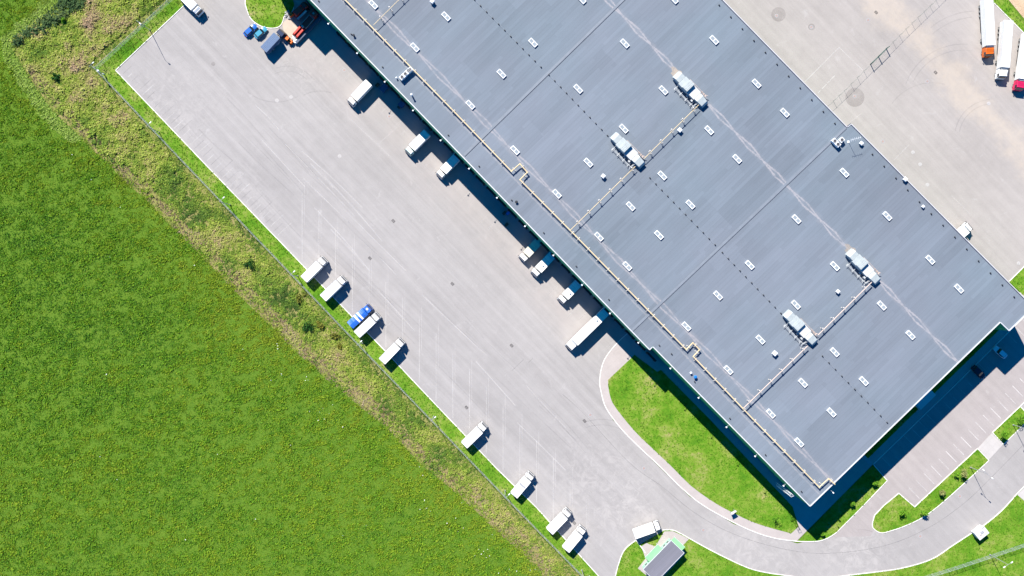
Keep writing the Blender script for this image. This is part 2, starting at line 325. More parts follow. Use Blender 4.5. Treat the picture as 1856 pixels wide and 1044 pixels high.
# ------------------------------------------------------------------ mesh helpers
class MB:
    def __init__(s): s.v = []; s.f = []; s.mi = []; s.cur = 0
    def add(s, vs, fs):
        o = len(s.v); s.v += [tuple(v) for v in vs]
        for f in fs: s.f.append([i + o for i in f]); s.mi.append(s.cur)
        return s
    def box(s, c, d, rz=0.0, top=1.0, topx=None):
        cx, cy, cz = c; dx, dy, dz = d[0] / 2, d[1] / 2, d[2] / 2
        ca, sa = math.cos(rz), math.sin(rz); vs = []
        tx = top if topx is None else topx
        for z, kx, ky in ((-dz, 1, 1), (dz, tx, top)):
            for sx, sy in ((-1, -1), (1, -1), (1, 1), (-1, 1)):
                x, y = sx * dx * kx, sy * dy * ky
                vs.append((cx + x * ca - y * sa, cy + x * sa + y * ca, cz + z))
        return s.add(vs, [(3, 2, 1, 0), (4, 5, 6, 7), (0, 1, 5, 4), (1, 2, 6, 5), (2, 3, 7, 6), (3, 0, 4, 7)])
    def prism(s, pts, z0, z1, cap0=True):
        n = len(pts); a = sum(pts[i][0] * pts[(i + 1) % n][1] - pts[(i + 1) % n][0] * pts[i][1] for i in range(n))
        if a < 0: pts = list(reversed(pts))
        vs = [(p[0], p[1], z0) for p in pts] + [(p[0], p[1], z1) for p in pts]
        fs = [[i, (i + 1) % n, n + (i + 1) % n, n + i] for i in range(n)]
        fs.append([n + i for i in range(n)])
        if cap0: fs.append(list(reversed(range(n))))
        return s.add(vs, fs)
    def sheet(s, pts, z):
        n = len(pts); a = sum(pts[i][0] * pts[(i + 1) % n][1] - pts[(i + 1) % n][0] * pts[i][1] for i in range(n))
        if a < 0: pts = list(reversed(pts))
        return s.add([(p[0], p[1], z) for p in pts], [list(range(n))])
    def ribbon(s, pts, w, z0, z1=None, closed=False):
        n = len(pts); L, R = [], []
        for i in range(n):
            p = Vector(pts[i][:2]) if not isinstance(pts[i], Vector) else pts[i].to_2d()
            a = pts[(i - 1) % n] if (closed or i > 0) else None
            b = pts[(i + 1) % n] if (closed or i < n - 1) else None
            d1 = (p - Vector(a[:2])).normalized() if a is not None else None
            d2 = (Vector(b[:2]) - p).normalized() if b is not None else None
            d1 = d1 or d2; d2 = d2 or d1
            n1 = Vector((-d1.y, d1.x)); n2 = Vector((-d2.y, d2.x)); m = (n1 + n2)
            m = m.normalized() if m.length > 1e-6 else n1
            k = min(2.0, 1 / max(0.4, m.dot(n1)))
            L.append(p + m * (w / 2 * k)); R.append(p - m * (w / 2 * k))
        cnt = n if closed else n - 1
        if z1 is None:
            vs = [(q.x, q.y, z0) for q in L] + [(q.x, q.y, z0) for q in R]
            return s.add(vs, [(i, n + i, n + (i + 1) % n, (i + 1) % n) for i in range(cnt)])
        vs = [(q.x, q.y, z1) for q in L] + [(q.x, q.y, z1) for q in R] + [(q.x, q.y, z0) for q in L] + [(q.x, q.y, z0) for q in R]
        fs = []
        for i in range(cnt):
            j = (i + 1) % n
            fs += [(i, n + i, n + j, j), (2 * n + i, i, j, 2 * n + j), (n + i, 3 * n + i, 3 * n + j, n + j)]
        if not closed: fs += [(0, 2 * n, 3 * n, n), (n - 1, 2 * n - 1, 4 * n - 1, 3 * n - 1)]
        return s.add(vs, fs)
    def cyl(s, a, b, r, r2=None, n=10, cap=True):
        a, b = Vector(a), Vector(b); r2 = r if r2 is None else r2
        d = (b - a).normalized(); x = d.orthogonal().normalized(); y = d.cross(x)
        vs = []
        for c, q in ((a, r), (b, r2)):
            for i in range(n):
                t = 2 * PI * i / n; vs.append(c + x * (q * math.cos(t)) + y * (q * math.sin(t)))
        fs = [(i, (i + 1) % n, n + (i + 1) % n, n + i) for i in range(n)]
        if cap: fs += [list(reversed(range(n))), [n + i for i in range(n)]]
        return s.add(vs, fs)
    def tube(s, pts, r, n=8):
        pts = [Vector(p) for p in pts]
        for i in range(len(pts) - 1): s.cyl(pts[i], pts[i + 1], r, n=n)
        return s
    def profile(s, prof, hw, taper=None):
        """side profile (x,z) extruded across y; hw(z) half width"""
        n = len(prof); vs = [(x, -hw(x, z), z) for x, z in prof] + [(x, hw(x, z), z) for x, z in prof]
        a = sum(prof[i][0] * prof[(i + 1) % n][1] - prof[(i + 1) % n][0] * prof[i][1] for i in range(n))
        fs = [[i, (i + 1) % n, n + (i + 1) % n, n + i] for i in range(n)] + [list(reversed(range(n))), [n + i for i in range(n)]]
        if a > 0: fs = [list(reversed(f)) for f in fs]
        return s.add(vs, fs)
    def build(s, name, mat, parent=None, bevel=0.0, smooth=False, sub=None, triangulate=False):
        me = bpy.data.meshes.new(name)
        off = Vector((0, 0, 0))
        if sub is not None: off = Vector(sub)
        me.from_pydata([(v[0] - off.x, v[1] - off.y, v[2] - off.z) for v in s.v], [], s.f)
        mats = mat if isinstance(mat, (list, tuple)) else [mat]
        for m in mats: me.materials.append(m)
        if len(mats) > 1: me.polygons.foreach_set('material_index', s.mi)
        bm = bmesh.new(); bm.from_mesh(me)
        if bevel > 0:
            bmesh.ops.remove_doubles(bm, verts=bm.verts, dist=0.0005)
            es = [e for e in bm.edges if len(e.link_faces) == 2 and e.calc_face_angle(0) > 0.35]
            bmesh.ops.bevel(bm, geom=es, offset=bevel, segments=2, affect='EDGES', profile=0.5, clamp_overlap=True)
        bmesh.ops.recalc_face_normals(bm, faces=bm.faces) if len(bm.faces) > 1 and not triangulate else None
        bm.to_mesh(me); bm.free()
        if smooth:
            me.polygons.foreach_set('use_smooth', [True] * len(me.polygons))
        o = bpy.data.objects.new(name, me); COL.objects.link(o)
        if parent is not None: o.parent = parent
        return o

def tag(o, label, cat, group=None, kind=None):
    o['label'] = label; o['category'] = cat
    if group: o['group'] = group
    if kind: o['kind'] = kind
    return o
def thing(name, label, cat, loc=(0, 0, 0), rz=0.0, group=None):
    o = bpy.data.objects.new(name, None); COL.objects.link(o)
    o.location = loc; o.rotation_euler = (0, 0, rz); o.empty_display_size = 0.5
    return tag(o, label, cat, group)
def struct(o): o['kind'] = 'structure'; return o
def tree_children(o): return list(o.children)
def dup(root, loc, rz, label, group=None, mats=None):
    def cp(o, parent):
        c = o.copy(); COL.objects.link(c)
        if parent: c.parent = parent
        if mats and c.type == 'MESH' and o.name.split('.')[0] in mats:
            c.data = o.data.copy(); c.data.materials.clear(); c.data.materials.append(mats[o.name.split('.')[0]])
        for ch in kids[o.name]: cp(ch, c)
        return c
    kids = {}
    def collect(o):
        kids[o.name] = list(o.children)
        for ch in kids[o.name]: collect(ch)
    collect(root)
    r = cp(root, None)
    r.location = loc; r.rotation_euler = (0, 0, rz); r['label'] = label
    if group: r['group'] = group
    return r
def catmull(pts, k=5, closed=False):
    P = [Vector(p) for p in pts]; n = len(P); out = []
    rngi = range(n if closed else n - 1)
    for i in rngi:
        p0 = P[(i - 1) % n] if (closed or i > 0) else P[0]
        p1, p2 = P[i], P[(i + 1) % n]
        p3 = P[(i + 2) % n] if (closed or i + 2 < n) else P[-1]
        for j in range(k):
            t = j / k
            out.append(0.5 * ((2 * p1) + (p2 - p0) * t + (2 * p0 - 5 * p1 + 4 * p2 - p3) * t * t + (3 * p1 - p0 - 3 * p2 + p3) * t ** 3))
    if not closed: out.append(P[-1])
    return [(q.x, q.y) for q in out]

# ------------------------------------------------------------------ ground, yard, roads
SHEETS = []
def sheet(name, pts, z, mat):
    m = MB(); m.sheet(Wl(pts), z)
    return struct(m.build(name, mat, triangulate=True))
g = MB(); g.sheet([(-1600, -1600), (1600, -1600), (1600, 1600), (-1600, 1600)], -0.06)
struct(g.build('ground', M['meadow'], triangulate=True))

outer = [(150, -40), (128, -12), (100, 12), (60, 45), (22, 74), (28, 98), (60, 153), (92, 198), (134, 238), (172, 276), (203, 303), (222, 328), (259, 356), (297, 397), (345, 444), (400, 500), (450, 552), (500, 599), (529, 631), (590, 685), (654, 738), (697, 772), (735, 813), (769, 847), (818, 886), (855, 919), (900, 963), (948, 1003), (982, 1043), (1020, 1090)]
fence_left = [(172.5, 122.5), (339.5, 299.5), (493.5, 459.5), (665.5, 639.5), (781, 759), (936, 920), (1056, 1043), (1104, 1092)]
fence_nw = [(172.5, 122.5), (305, 4), (352, -38)]
yard_edge = [(1130, 1092), (1084, 1043), (971.6, 919), (900, 849), (780, 723), (696.4, 634.4), (509.6, 440), (374.2, 300), (209.6, 127.5), (340, 4), (384, -38)]
verge_poly = outer + list(reversed(fence_left)) + fence_nw[1:]
sheet('verge', verge_poly, -0.03, M['verge'])
# dry strip running along the field edge
def offset_poly(line, d):
    out = []
    for i, p in enumerate(line):
        a = Vector(line[max(0, i - 1)]); b = Vector(line[min(len(line) - 1, i + 1)]); t = (b - a).normalized()
        out.append((p[0] + t.y * d, p[1] - t.x * d))
    return out
seg = outer[8:]

sheet('yard', [(1130, 1092), (1084, 1043), (971.6, 919), (900, 849), (780, 723), (696.4, 634.4), (509.6, 440), (374.2, 300), (209.6, 127.5), (340, 4), (384, -38), (420, -95), (600, -95), (1175, 590), (1130, 620), (1096, 655), (1090, 710), (1110, 760), (1170, 822), (1250, 900), (1200, 962), (1150, 980), (1115, 1040)], 0.0, M['yard'])
sheet('road', [(1130, 1092), (1115, 1040), (1150, 980), (1200, 962), (1250, 900), (1330, 950), (1445, 985), (1520, 968), (1600, 880), (1660, 921), (1770, 815), (1940, 648), (1940, 800), (1856, 882), (1700, 1092)], 0.0, M['road'])
sheet('parking_lot', [(1581, 840), (1660, 921), (1801, 785), (1960, 622), (1960, 470), (1829, 600)], 0.004, M['lot'])
sheet('parking_access', [(1455, 975), (1540, 925), (1592, 848), (1648, 908), (1590, 950), (1578, 972)], 0.0025, M['lot'])
sheet('service_yard', [(1000, -330), (1650, -330), (1797.6, 2), (1853, 57.5), (1990, 200), (1990, 360), (1829, 510), (1790, 540), (1500, 260), (1200, -60)], 0.0, M['service'])
sheet('sandy_field', [(1820, -10), (1830, 2), (1853, 30), (1990, 170), (1990, -60), (1810, -60)], 0.02, M['sandy'])

lawn_polys = []
def lawn(name, pts, z=0.08):
    m = MB(); m.prism(Wl(pts), -0.05, z)
    o = struct(m.build(name, M['lawn'])); lawn_polys.append((pts, z)); return o
KERB = MB()
def kerb(pts, w=0.26, h=0.13, closed=False):
    w = min(w, 0.21)
    KERB.ribbon([W(p[0], p[1]).to_2d() for p in pts], w, -0.05, h, closed)

# left strip between fence and yard
lawn('lawn', fence_left + yard_edge + list(reversed(fence_nw))[:-1])
kerb(yard_edge[:9], 0.2); kerb(yard_edge[8:], 0.2)
# big island by the dock wall: paving with a lawn on it
curve_out = catmull([(1139, 603), (1118, 622.4), (1095, 653), (1087, 687.5), (1090, 712), (1098.8, 740), (1125, 776), (1155, 807), (1194.7, 844), (1235, 884), (1273, 915), (1327, 945.5), (1369, 964.7), (1407, 976), (1443.7, 981)], 4)
m = MB(); m.prism(Wl(curve_out + [(1458, 966.5), (1582.5, 841), (1829, 600), (1900, 530), (1790, 530), (1300, 640)]), -0.05, 0.06)
struct(m.build('walkway', M['walk']))
kerb(curve_out, 0.24)
lawn1 = [(1150, 643), (1142.8, 650), (1102, 688.5)] + catmull([(1102.4, 700), (1106.4, 720), (1116, 739), (1150, 781), (1185, 815), (1215.8, 844), (1252, 880), (1292, 909), (1323, 926.4), (1363, 945.5), (1398, 957), (1434, 966.6)], 3) + [(1447.5, 954), (1436, 918), (1200, 669), (1191, 674)]
lawn('lawn', lawn1, 0.10)
# lawn between the footpath and the lot entry
lawn2 = [(1463, 967), (1516, 908.5), (1583, 842)] + [(1608, 871), (1560, 921)] + catmull([(1516, 965), (1500, 975), (1480, 981), (1447, 981)], 4)
lawn('lawn', lawn2, 0.09)
kerb([(1582.5, 841.5), (1608, 871)], 0.24); kerb([(1608, 871), (1560, 921)] + catmull([(1516, 965), (1500, 975), (1480, 981), (1443.7, 981)], 4), 0.24)
kerb([(1582.5, 841.5), (1728.7, 700), (1829, 601), (1900, 531)], 0.22)
lawn('planting_strip', [(1573, 831), (1810, 598.5), (1790, 580), (1764, 580), (1540, 798)], 0.085)
# lawn between parking and road
lawn3 = [(1629, 894), (1602, 916)] + catmull([(1585, 934), (1581, 951), (1585, 959.5), (1596.5, 965.6), (1611.8, 962.8), (1640.5, 953), (1675, 936), (1715, 905), (1782, 844), (1791.8, 834)], 4) + [(1771.7, 813), (1657.7, 918.7)]
lawn('lawn', lawn3); kerb(lawn3, 0.24, closed=True)
lawn4 = [(1798.6, 784), (1849, 736.5), (1868, 757), (1818.7, 805.4)]
lawn('lawn', lawn4); kerb(lawn4, 0.22, closed=True)
m = MB(); m.prism(Wl([(1772.5, 812), (1797.5, 785), (1817.8, 805.8), (1792.5, 833)]), -0.05, 0.05); struct(m.build('crossing_pad', M['pad']))
kerb([(1849, 736.5), (1930, 655)], 0.22)
# lower right lawns beyond the road
outer_road = catmull([(1480, 1051), (1535, 1043), (1596.5, 1035.5), (1638.6, 1028.8), (1688.4, 1013.5), (1726.7, 988.6), (1759, 967.5), (1786, 950), (1814.8, 926), (1842.6, 895.7)], 4)
lawn('lawn', outer_road + [(1865, 916), (1960, 1010), (1960, 1100), (1480, 1100)])
kerb(outer_road + [(1900, 838)], 0.26)
m = MB(); m.prism(Wl([(1844, 897), (1900, 840), (1960, 900), (1960, 1008), (1865, 915)]), -0.05, 0.06); struct(m.build('crossing_pad', M['pad']))
guard_curve = catmull([(1112, 1060), (1120, 1026), (1131.5, 997), (1152.6, 979)], 4) 
guard_curve2 = catmull([(1201, 960.5), (1219.6, 960.8), (1235, 967.6), (1250, 976), (1284.7, 995.3), (1323, 1014.5), (1357.5, 1029.8), (1388, 1037.5), (1424.6, 1043), (1480, 1051)], 4)
lawn('lawn', guard_curve + [(1160, 987), (1203, 962)] + guard_curve2 + [(1480, 1100), (1112, 1100)])
kerb(guard_curve, 0.26); kerb(guard_curve2, 0.26); kerb([(1152.6, 979), (1170, 1002)], 0.2)
NO_LAWN = [[(1162, 990), (1172, 984), (1176, 986), (1188, 990), (1204, 963), (1220, 962.5), (1249, 976.5), (1236, 990), (1242, 1003), (1190, 1058), (1156, 1030), (1170, 1012)], [(511, 42), (530.5, 28), (543, 37), (551, 50), (548, 66), (531, 77), (515, 58)]]
m = MB(); m.prism(Wl([(1162, 990), (1172, 984), (1176, 986), (1188, 990), (1204, 963), (1220, 962.5), (1249, 976.5), (1236, 990), (1242, 1003), (1190, 1058), (1156, 1030), (1170, 1012)]), -0.05, 0.12)
struct(m.build('path', M['walk']))
# top island by the red machines
isl = catmull([(447, -45), (444.8, 0), (445.8, 11.5), (454, 32.6), (468.3, 45), (483.6, 50.3), (497, 51), (506.6, 48), (512.4, 40), (516, 29), (528.7, 22), (533, 8), (526, -10), (505, -40)], 4, True)
lawn('lawn', isl); kerb(isl[:44], 0.24)
# right edge lawns
lawn('lawn', [(1829, 510), (1990, 350), (1990, 470), (1873, 553)]); kerb([(1829, 510), (1990, 350)], 0.24)
lawn('lawn', [(1798, 2), (1853, 57.5), (1990, 195), (1990, 170), (1853, 38), (1822, -5), (1760, -60), (1735, -60)]); kerb([(1735, -62), (1798, 2), (1853, 57.5), (1990, 195)], 0.24)
struct(KERB.build('kerb', M['kerb']))
# footway strip at the dock wall, pale slab by the machines
m = MB(); m.prism(Wl([(1168, 622), (1436, 895), (1428, 903), (1160, 632)]), -0.05, 0.14); struct(m.build('footway', M['walk']))
m = MB(); m.prism(Wl([(511, 42), (530.5, 28), (543, 37), (551, 50), (548, 66), (531, 77), (515, 58)]), -0.05, 0.02); struct(m.build('sand_slab', M['sand_slab']))
m = MB(); m.prism(Wl([(560, -20), (575, -3), (543, 12), (530, -6)]), -0.05, 0.10); struct(m.build('footway', M['walk']))

# ------------------------------------------------------------------ painted lines and marks on the asphalt
LN = MB(); BL = MB(); LF = MB(); SE = MB(); TM = MB()
def ln(mb, a, b, w=0.14, z=0.010): mb.ribbon([W(*a).to_2d(), W(*b).to_2d()], w, z)
def edge_y(x):
    pts = [(209.6, 127.5), (374.2, 300), (509.6, 440), (696.4, 634.4), (780, 723), (900, 849), (971.6, 919), (1084, 1043)]
    for a, b in zip(pts, pts[1:]):
        if a[0] <= x <= b[0]: return a[1] + (b[1] - a[1]) * (x - a[0]) / (b[0] - a[0])
    return 1043
x = 547.6; i = 0
while x < 1070:
    y0 = 478 + (x - 668.6) * 1.06; y1 = edge_y(x) - 8
    ln(LN, (x, y0 + random.uniform(-3, 6)), (x, y1), 0.13)
    ln(LF, (x + 4, y0 - 20), (x + 4, y0 + 60), 0.10, 0.008)
    x += 30.35; i += 1
# short worn bays along the upper part of the kerb
for k in range(40):
    x = 219 + k * 7.2; y = edge_y(x)
    dx, dy = 0.735, -0.678
    l0 = random.uniform(3, 8); l1 = random.uniform(16, 42)
    (mb, w) = (LN, 0.14) if k % 4 == 1 else ((LF, 0.12) if k % 2 else (SE, 0.10))
    ln(mb, (x + dx * l0, y + dy * l0), (x + dx * l1, y + dy * l1), w, 0.012)
# boxes by the docks
ln(LF, (635.5, 216), (684.5, 262), 0.14); ln(LF, (684.5, 262), (725, 226), 0.14); ln(LF, (684.5, 262), (707, 284), 0.14)
for k in range(44):
    t = k / 43; bx = 585 + t * 535; by = 58 + t * 553
    l0, l1 = random.uniform(8, 16), random.uniform(26, 40)
    if random.random() < 0.8: ln(LF, (bx - .72 * l0, by + .69 * l0), (bx - .72 * l1, by + .69 * l1), 0.10, 0.012)
ln(LN, (1139, 603), (1118, 622), 0.1, 0.09)
# service yard
for a, b in (((1458.6, 148.5), (1520.8, 86)), ((1520.8, 86), (1563.9, 127.4))): ln(LN, a, b, 0.16)
for a, b in ((0, .14), (.24, .52), (.56, .68), (.72, 1)):
    p = (1482.5, 168.6); q = (1513, 137); ln(LN, (p[0] + (q[0] - p[0]) * a, p[1] + (q[1] - p[1]) * a), (p[0] + (q[0] - p[0]) * b, p[1] + (q[1] - p[1]) * b), 0.2)
ln(LF, (1620, 290), (1648, 262), 0.14); ln(LF, (1540, 222), (1562, 205), 0.14); ln(LF, (1725, 355), (1760, 390), 0.12)
# parking bays on both sides of the lot
for k in range(22):
    ex = 1668.5 + 13.4 * k; ey = 905.5 - 13.2 * k
    ln(BL, (ex - 2, ey - 2), (ex - 21, ey - 21.5), 0.14, 0.012)
for k in range(24):
    ex = 1598 + 13.4 * k; ey = 829 - 13.2 * k
    ln(BL, (ex + 1, ey + 1), (ex + 17, ey + 17), 0.10, 0.012)
# long seams and tyre tracks
SE.ribbon(Wl(catmull([(1020, 715), (1060, 752), (1140, 838), (1200, 882), (1260, 930), (1330, 968), (1420, 995), (1500, 1003), (1600, 990), (1680, 958), (1745, 914), (1800, 862), (1880, 780)], 6)), 0.13, 0.008)
SE.ribbon(Wl([(927.6, 672), (949, 651.5)]), 0.12, 0.008); SE.ribbon(Wl([(958, 657), (966, 649)]), 0.12, 0.008)
def arc(c, r, a0, a1, n=16): return [(c[0] + r * math.cos(math.radians(a0 + (a1 - a0) * i / n)), c[1] + r * math.sin(math.radians(a0 + (a1 - a0) * i / n))) for i in range(n + 1)]
for c, r, a0, a1 in (((1745, 190), 110, 200, 275), ((1745, 190), 99, 205, 280), ((1770, 150), 130, 230, 268), ((1770, 150), 119, 228, 266), ((1800, 250), 70, 190, 265), ((1800, 250), 62, 190, 260), ((1690, 240), 90, 215, 285), ((520, 180), 60, 250, 320), ((520, 180), 51, 245, 315), ((580, 225), 60, 240, 290), ((500, 105), 80, 60, 130), ((1090, 850), 90, 250, 330), ((1090, 850), 80, 250, 330), ((1560, 1020), 60, 265, 290)):
    TM.ribbon(Wl(arc(c, r, a0, a1)), 0.28, 0.014)
rr = random.Random(5)
for k in range(46):     # straight tracks along the yard
    t = rr.random(); off = rr.uniform(30, 150); x0 = 330 + t * 560; y0 = edge_y(x0)
    ax, ay = x0 + off * .72, y0 - off * .69; L = rr.uniform(60, 190); s = rr.uniform(-0.04, 0.04)
    b = (ax + L * (.695 + s), ay + L * (.719 - s)); mid = ((ax + b[0]) / 2 + rr.uniform(-2, 2), (ay + b[1]) / 2 + rr.uniform(-2, 2))
    (TM if k % 3 else LF).ribbon(Wl(catmull([(ax, ay), mid, b], 5)), 0.22, 0.014)
struct(BL.build('bay_marking', M['bay_line'], triangulate=True)); struct(LN.build('lane_marking', M['line'], triangulate=True)); struct(LF.build('worn_marking', M['line_faint'], triangulate=True))
struct(SE.build('asphalt_seam', M['seam'], triangulate=True)); struct(TM.build('tyre_mark', M['tyre_mark'], triangulate=True))

def disc(mb, c, r, z, n=20):
    p = W(*c); mb.add([(p.x + r * math.cos(2 * PI * i / n), p.y + r * math.sin(2 * PI * i / n), z) for i in range(n)], [list(range(n))])
PT = MB(); disc(PT, (1549.5, 176.5), 2.75, 0.006, 32); disc(PT, (1411, 26), 2.1, 0.006, 28); disc(PT, (1471, 49), 1.0, 0.006); disc(PT, (386.5, 116), 0.6, 0.006)
struct(PT.build('asphalt_patch', M['patch'], triangulate=True))

def manhole(px, py, mat, label, r=0.42, grp=None):
    p = W(px, py); o = thing('manhole_cover', label, 'manhole', (p.x, p.y, 0), 0, grp)
    m = MB(); m.cyl((0, 0, -0.02), (0, 0, 0.016), r * 1.3, n=20); m.build('ring', M['manhole_pale'] if mat == 'p' else M['grey_metal'], o)
    m = MB(); m.cyl((0, 0, 0.0), (0, 0, 0.028), r * .92, n=20)
    for a in range(4): m.box((0, 0, 0.03), (r * 1.6, 0.04, 0.01), a * PI / 4)
    m.build('lid', M['manhole_pale'] if mat == 'p' else M['manhole_red'], o)
for px, py, t, lb in ((1549, 174.5, 'r', 'rust red manhole cover in the round dark patch near the roof edge'), (1407.5, 28.5, 'r', 'rust red manhole cover in the dark patch on the upper service yard'), (1470.5, 49, 'r', 'small rust red manhole cover on the upper service yard, right of the dark patch'),
                      (1573.5, 36.5, 'r', 'rust red manhole cover beside the sandy track'), (1681, 147.5, 'r', 'pale red manhole cover below the sandy track near the lorries'), (1600, 256.5, 'r', 'rust red manhole cover beside the roof corner with the antenna'),
                      (1667.7, 297.7, 'p', 'bright white round manhole cover, middle one of three beside the long roof edge'), (1680.8, 334.7, 'p', 'white round manhole cover, lowest of three beside the long roof edge'), (1654.7, 276, 'p', 'white round manhole cover, uppermost of three beside the long roof edge'),
                      (1070, 752, 'r', 'rust red manhole cover at the road bend by the curved kerb'), (1167, 848.8, 'r', 'pink manhole cover on the road curve below the footway'), (1274.6, 960.9, 'r', 'red manhole cover on the road beside the gatehouse'),
                      (1739.7, 899.5, 'r', 'pink manhole cover on the road beside the young trees'), (1668, 972, 'r', 'pink manhole cover on the road below the lawn tip'), (624, 127, 'r', 'red manhole cover at the dock shadow edge near the white lorry'), (705.5, 211, 'r', 'rust red manhole cover beside the dock shadow, below the parked white lorry'),
                      (1846, 477, 'p', 'white manhole cover at the right edge near the lawn'), (502, 182, 'p', 'white manhole cover in the upper yard'), (615.5, 283, 'p', 'small white manhole cover in the middle of the yard'), (527.5, 176, 'p', 'small white manhole cover right of the bigger one in the upper yard'), (1792, 187.5, 'p', 'white manhole cover below the parked articulated lorries')):
    manhole(px, py, t, lb)
def grate(px, py, label):
    p = W(px, py); o = thing('storm_drain', label, 'drain', (p.x, p.y, 0), ANG_U)
    m = MB()
    for s in (-1, 1): m.box((0, s * .33, .012), (.9, .08, .024)); m.box((s * .45, 0, .012), (.08, .58, .024))
    m.build('frame', M['drain'], o)
    m = MB()
    for k in range(6): m.box((-.35 + k * .14, 0, .008), (.06, .58, .016))
    m.build('grille', M['dark_metal'], o)
for px, py, lb in ((670.5, 468, 'dark storm drain in the yard above the blue tarp lorry'), (820, 514.5, 'dark storm drain in the middle of the yard'), (927.4, 626.4, 'dark storm drain near the middle of the lower yard'), (845.5, 738.5, 'dark storm drain beside the bay lines in the lower yard'), (1059.6, 763, 'dark storm drain at the road bend'), (1588, 22.5, 'dark storm drain at the upper end of the sandy track'), (1695.7, 131.5, 'dark storm drain on the sandy track near the lorries'), (713, 400.5, 'dark storm drain in the upper middle of the yard'), (1041, 948, 'dark storm drain beside the lowest parked vans')):
    grate(px, py, lb)

# ------------------------------------------------------------------ the warehouse
base_c = W(1250, 450); base_c.z = 0
wh = thing('warehouse', 'huge green walled warehouse with grey membrane roof', 'warehouse', base_c)
roof_px = [(300, -271), (1177.3, 634.4), (1183, 628.7), (1468, 918), (1813, 584), (1829, 599.5), (1873, 557), (1543, 225), (1535.6, 230.7), (1310, 0), (686, -641)]
RP = Wl(roof_px, ROOF)
m = MB(); m.prism(RP, 1.2, ROOF - 0.06); m.build('wall', M['wall_green'], wh, sub=base_c)
cen = sum((Vector(p) for p in RP), Vector((0, 0))) / len(RP)
def inset(poly, d):
    n = len(poly); out = []
    a = sum(poly[i][0] * poly[(i + 1) % n][1] - poly[(i + 1) % n][0] * poly[i][1] for i in range(n))
    sg = 1 if a > 0 else -1
    for i in range(n):
        p = Vector(poly[i]); d1 = (p - Vector(poly[i - 1])).normalized(); d2 = (Vector(poly[(i + 1) % n]) - p).normalized()
        n1 = Vector((-d1.y, d1.x)) * sg; n2 = Vector((-d2.y, d2.x)) * sg
        mm = (n1 + n2).normalized(); out.append(p + mm * (d / max(0.3, mm.dot(n1))))
    return out
m = MB(); m.prism(inset(RP, -0.05), -0.05, 1.2 - 0.002); m.build('plinth', M['plinth'], wh, sub=base_c)
m = MB(); m.sheet(inset(RP, 0.10), ROOF); m.build('roof', M['roof'], wh, sub=base_c, triangulate=True)
# coping on each run of the roof edge
def coping(i, j, w, mat, inn=0.0, h=0.22):
    a, b = Vector(RP[i]), Vector(RP[j]); d = (b - a).normalized(); n = Vector((-d.y, d.x)); 
    if n.dot(cen - a) < 0: n = -n
    mm = MB(); off = n * (w / 2 - 0.06 + inn)
    mm.ribbon([a + off + d * 0.05, b + off - d * 0.05], w, ROOF - 0.35, ROOF + h)
    mm.build('coping', mat, wh, sub=base_c)
coping(0, 1, 0.24, M['coping']); coping(1, 2, 0.2, M['coping']); coping(2, 3, 0.24, M['coping'])
coping(3, 4, 0.28, M['coping']); coping(4, 5, 0.2, M['coping']); coping(5, 6, 0.26, M['coping'])
for i, j in ((6, 7), (7, 8), (8, 9), (9, 10)):
    coping(i, j, 0.15, M['coping'], 0, 0.18); coping(i, j, 0.20, M['coping_dark'], 0.15, 0.10)
coping(10, 0, 0.24, M['coping'])
m = MB(); a, b = W(1478, 902, ROOF), W(1808, 581, ROOF); m.ribbon([(a + V * -0.0).to_2d(), b.to_2d()], 0.10, ROOF, ROOF + 0.03); m.build('edge_flashing', M['joint'], wh, sub=base_c)
# expansion joints across the roof
for pts in ([(1132, -3), (990, 132.5), (841, 281.5), (812, 257)][:3], [(1533, 231), (1377, 379.5), (1188, 559), (1144.5, 599.5)], [(640, -420), (560, -345)]):
    m = MB(); q = [W(p[0], p[1], ROOF) for p in (pts[0], pts[-1])]; m.ribbon([v.to_2d() for v in q], 0.62, ROOF, ROOF + 0.10); m.build('expansion_joint', M['joint'], wh, sub=base_c)
    d = (q[1] - q[0]).normalized(); n = Vector((-d.y, d.x, 0)); n = n if n.dot(U) > 0 else -n
    m = MB(); m.ribbon([(v + n * 0.36).to_2d() for v in q], 0.09, ROOF, ROOF + 0.14); m.build('joint_lip', M['joint_lip'], wh, sub=base_c)
# pale grit round the air handling units
for c in ((1226, 134), (1541, 455)):
    m = MB(); p = W(c[0], c[1], ROOF); q = [(1.9 * math.cos(t) * (1 + .3 * math.sin(3 * t) + .12 * math.sin(7 * t)), 1.3 * math.sin(t) * (1 + .2 * math.cos(5 * t))) for t in [2 * PI * i / 28 for i in range(28)]]
    m.sheet([(p.x + U.x * a_ + V.x * b_, p.y + U.y * a_ + V.y * b_) for a_, b_ in q], ROOF + 0.006)
    m.build('grit_stain', M['rust_patch'], wh, sub=base_c, triangulate=True)
m = MB(); c0 = W(532, -13); cpt = c0 - U * 7.0 + V * 2.6; m.box((cpt.x, cpt.y, 11.0), (14.0, 5.2, 22.0), ANG_U); m.build('stair_tower', M['wall_green'], wh, sub=base_c)
